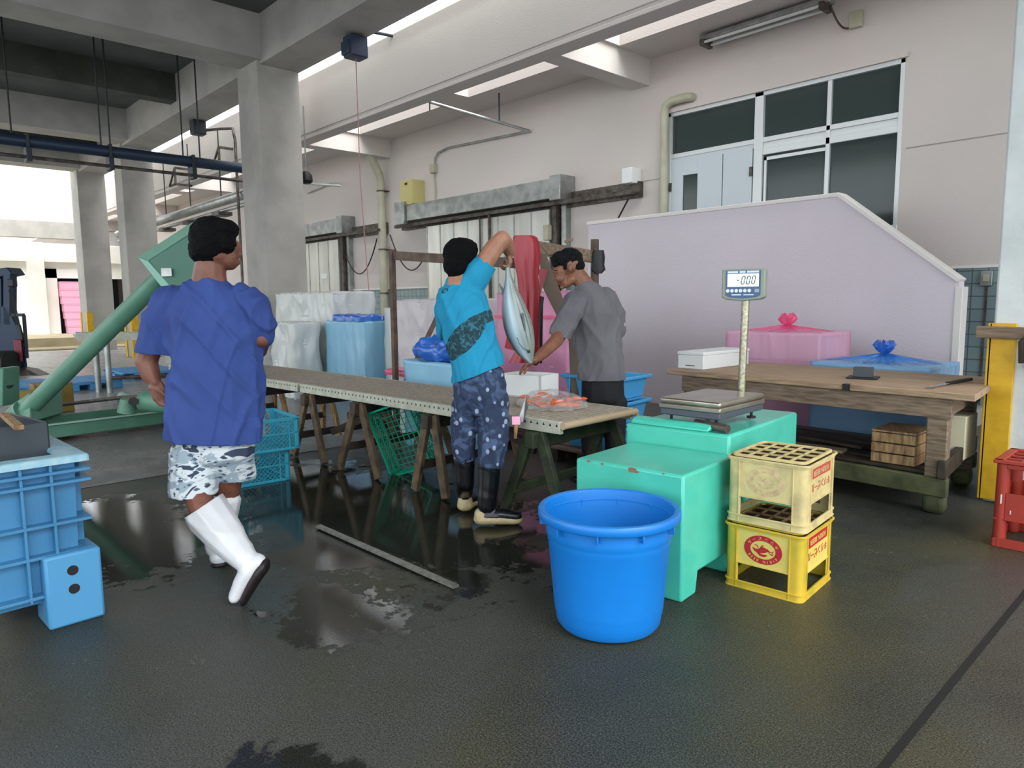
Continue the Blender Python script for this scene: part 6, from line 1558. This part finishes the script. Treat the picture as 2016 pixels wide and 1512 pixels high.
t = thing('bonito_fish', 'large silver bonito held up by its tail over the white foam box', 'fish', tuple(dep(1020, 640, DF)))
st = [(999, 520, 9), (1000, 532, 9), (1001, 545, 13), (1003, 562, 22), (1007, 585, 38), (1012, 610, 50), (1018, 636, 57), (1024, 656, 56), (1030, 676, 48), (1036, 692, 36), (1041, 704, 22), (1045, 712, 10), (1047, 716, 3)]
rings = []
cps = [dep(x, y, DF) for x, y, w in st]
for i, (x, y, w) in enumerate(st):
    c = cps[i]; d = (cps[min(i+1, len(st)-1)]-cps[max(i-1, 0)]).normalized(); a = d.cross(FH).normalized()
    if a.dot(RH) < 0: a = -a
    hw = w/2*DF/FPX; n = 32
    rings.append([c+a*(math.cos(PI-2*PI*k/n)*hw)-FH*(math.sin(2*PI*k/n)*hw*.78) for k in range(n)])
mb = MB().loft(rings); o = build('fish_body', mb, 'fish', parent=t, recalc=True)
uvl = o.data.uv_layers.new(name='UVMap'); n = 32
for p in o.data.polygons:
    ks = [v % n for v in p.vertices]; wrap = max(ks)-min(ks) > n/2
    for li, v in zip(p.loop_indices, p.vertices):
        k = v % n; u = k/n
        if wrap and k < n/2: u += 1
        uvl.data[li].uv = (u % 1.0001, (v//n)/(len(st)-1))
q = o.modifiers.new('sub', 'SUBSURF'); q.levels = 1; q.render_levels = 2
for p in o.data.polygons: p.use_smooth = True
def fin(pts, th=.004, m='fin', nm='fin'): build(nm, MB().prism([dep(x, y, DF-(dd if (dd := 0) else 0)) for x, y in pts], FH*th), m, parent=t, bevel=.001)
fin([(999, 522), (994, 512), (992, 503), (997, 510), (1001, 512), (1006, 507), (1008, 498), (1006, 513), (1002, 524)], nm='tail_fin')
fin([(992, 590), (987, 575), (982, 556), (990, 566), (997, 580)], nm='anal_fin')
fin([(1014, 590), (1020, 580), (1028, 596), (1024, 602)], nm='dorsal_fin')
fc = dep(1030, 632, DF-.075); build('pectoral_fin', MB().prism([dep(1026, 615, DF-.071), dep(1031, 617, DF-.070), dep(1036, 652, DF-.066), dep(1033, 650, DF-.068)], -FH*.003), 'fin', parent=t)
ga = [dep(x, y, DF-d_) for x, y, d_ in ((1018, 664, .073), (1022, 676, .074), (1030, 686, .066), (1040, 690, .050))]
build('gill_line', MB().tube(ga, .0022, n=6), 'fin', parent=t, smooth=True)
build('fish_eye', MB().lathe([(0, .004), (.006, .003), (.009, 0), (0, -.002)], (0, 0, 0), n=20), 'black', parent=t, world=False)
eo = [c for c in t.children if c.name.startswith('fish_eye')]
for c in bpy.data.objects:
    if c.name.startswith('fish_eye'):
        ep = dep(1041, 692, DF-.045); c.data.transform(Matrix.Scale(1.0, 4)); c.data.transform(Matrix.Rotation(PI/2, 4, 'X')); c.data.transform(Matrix.Rotation(YAW, 4, 'Z')); c.location = ep-t.location
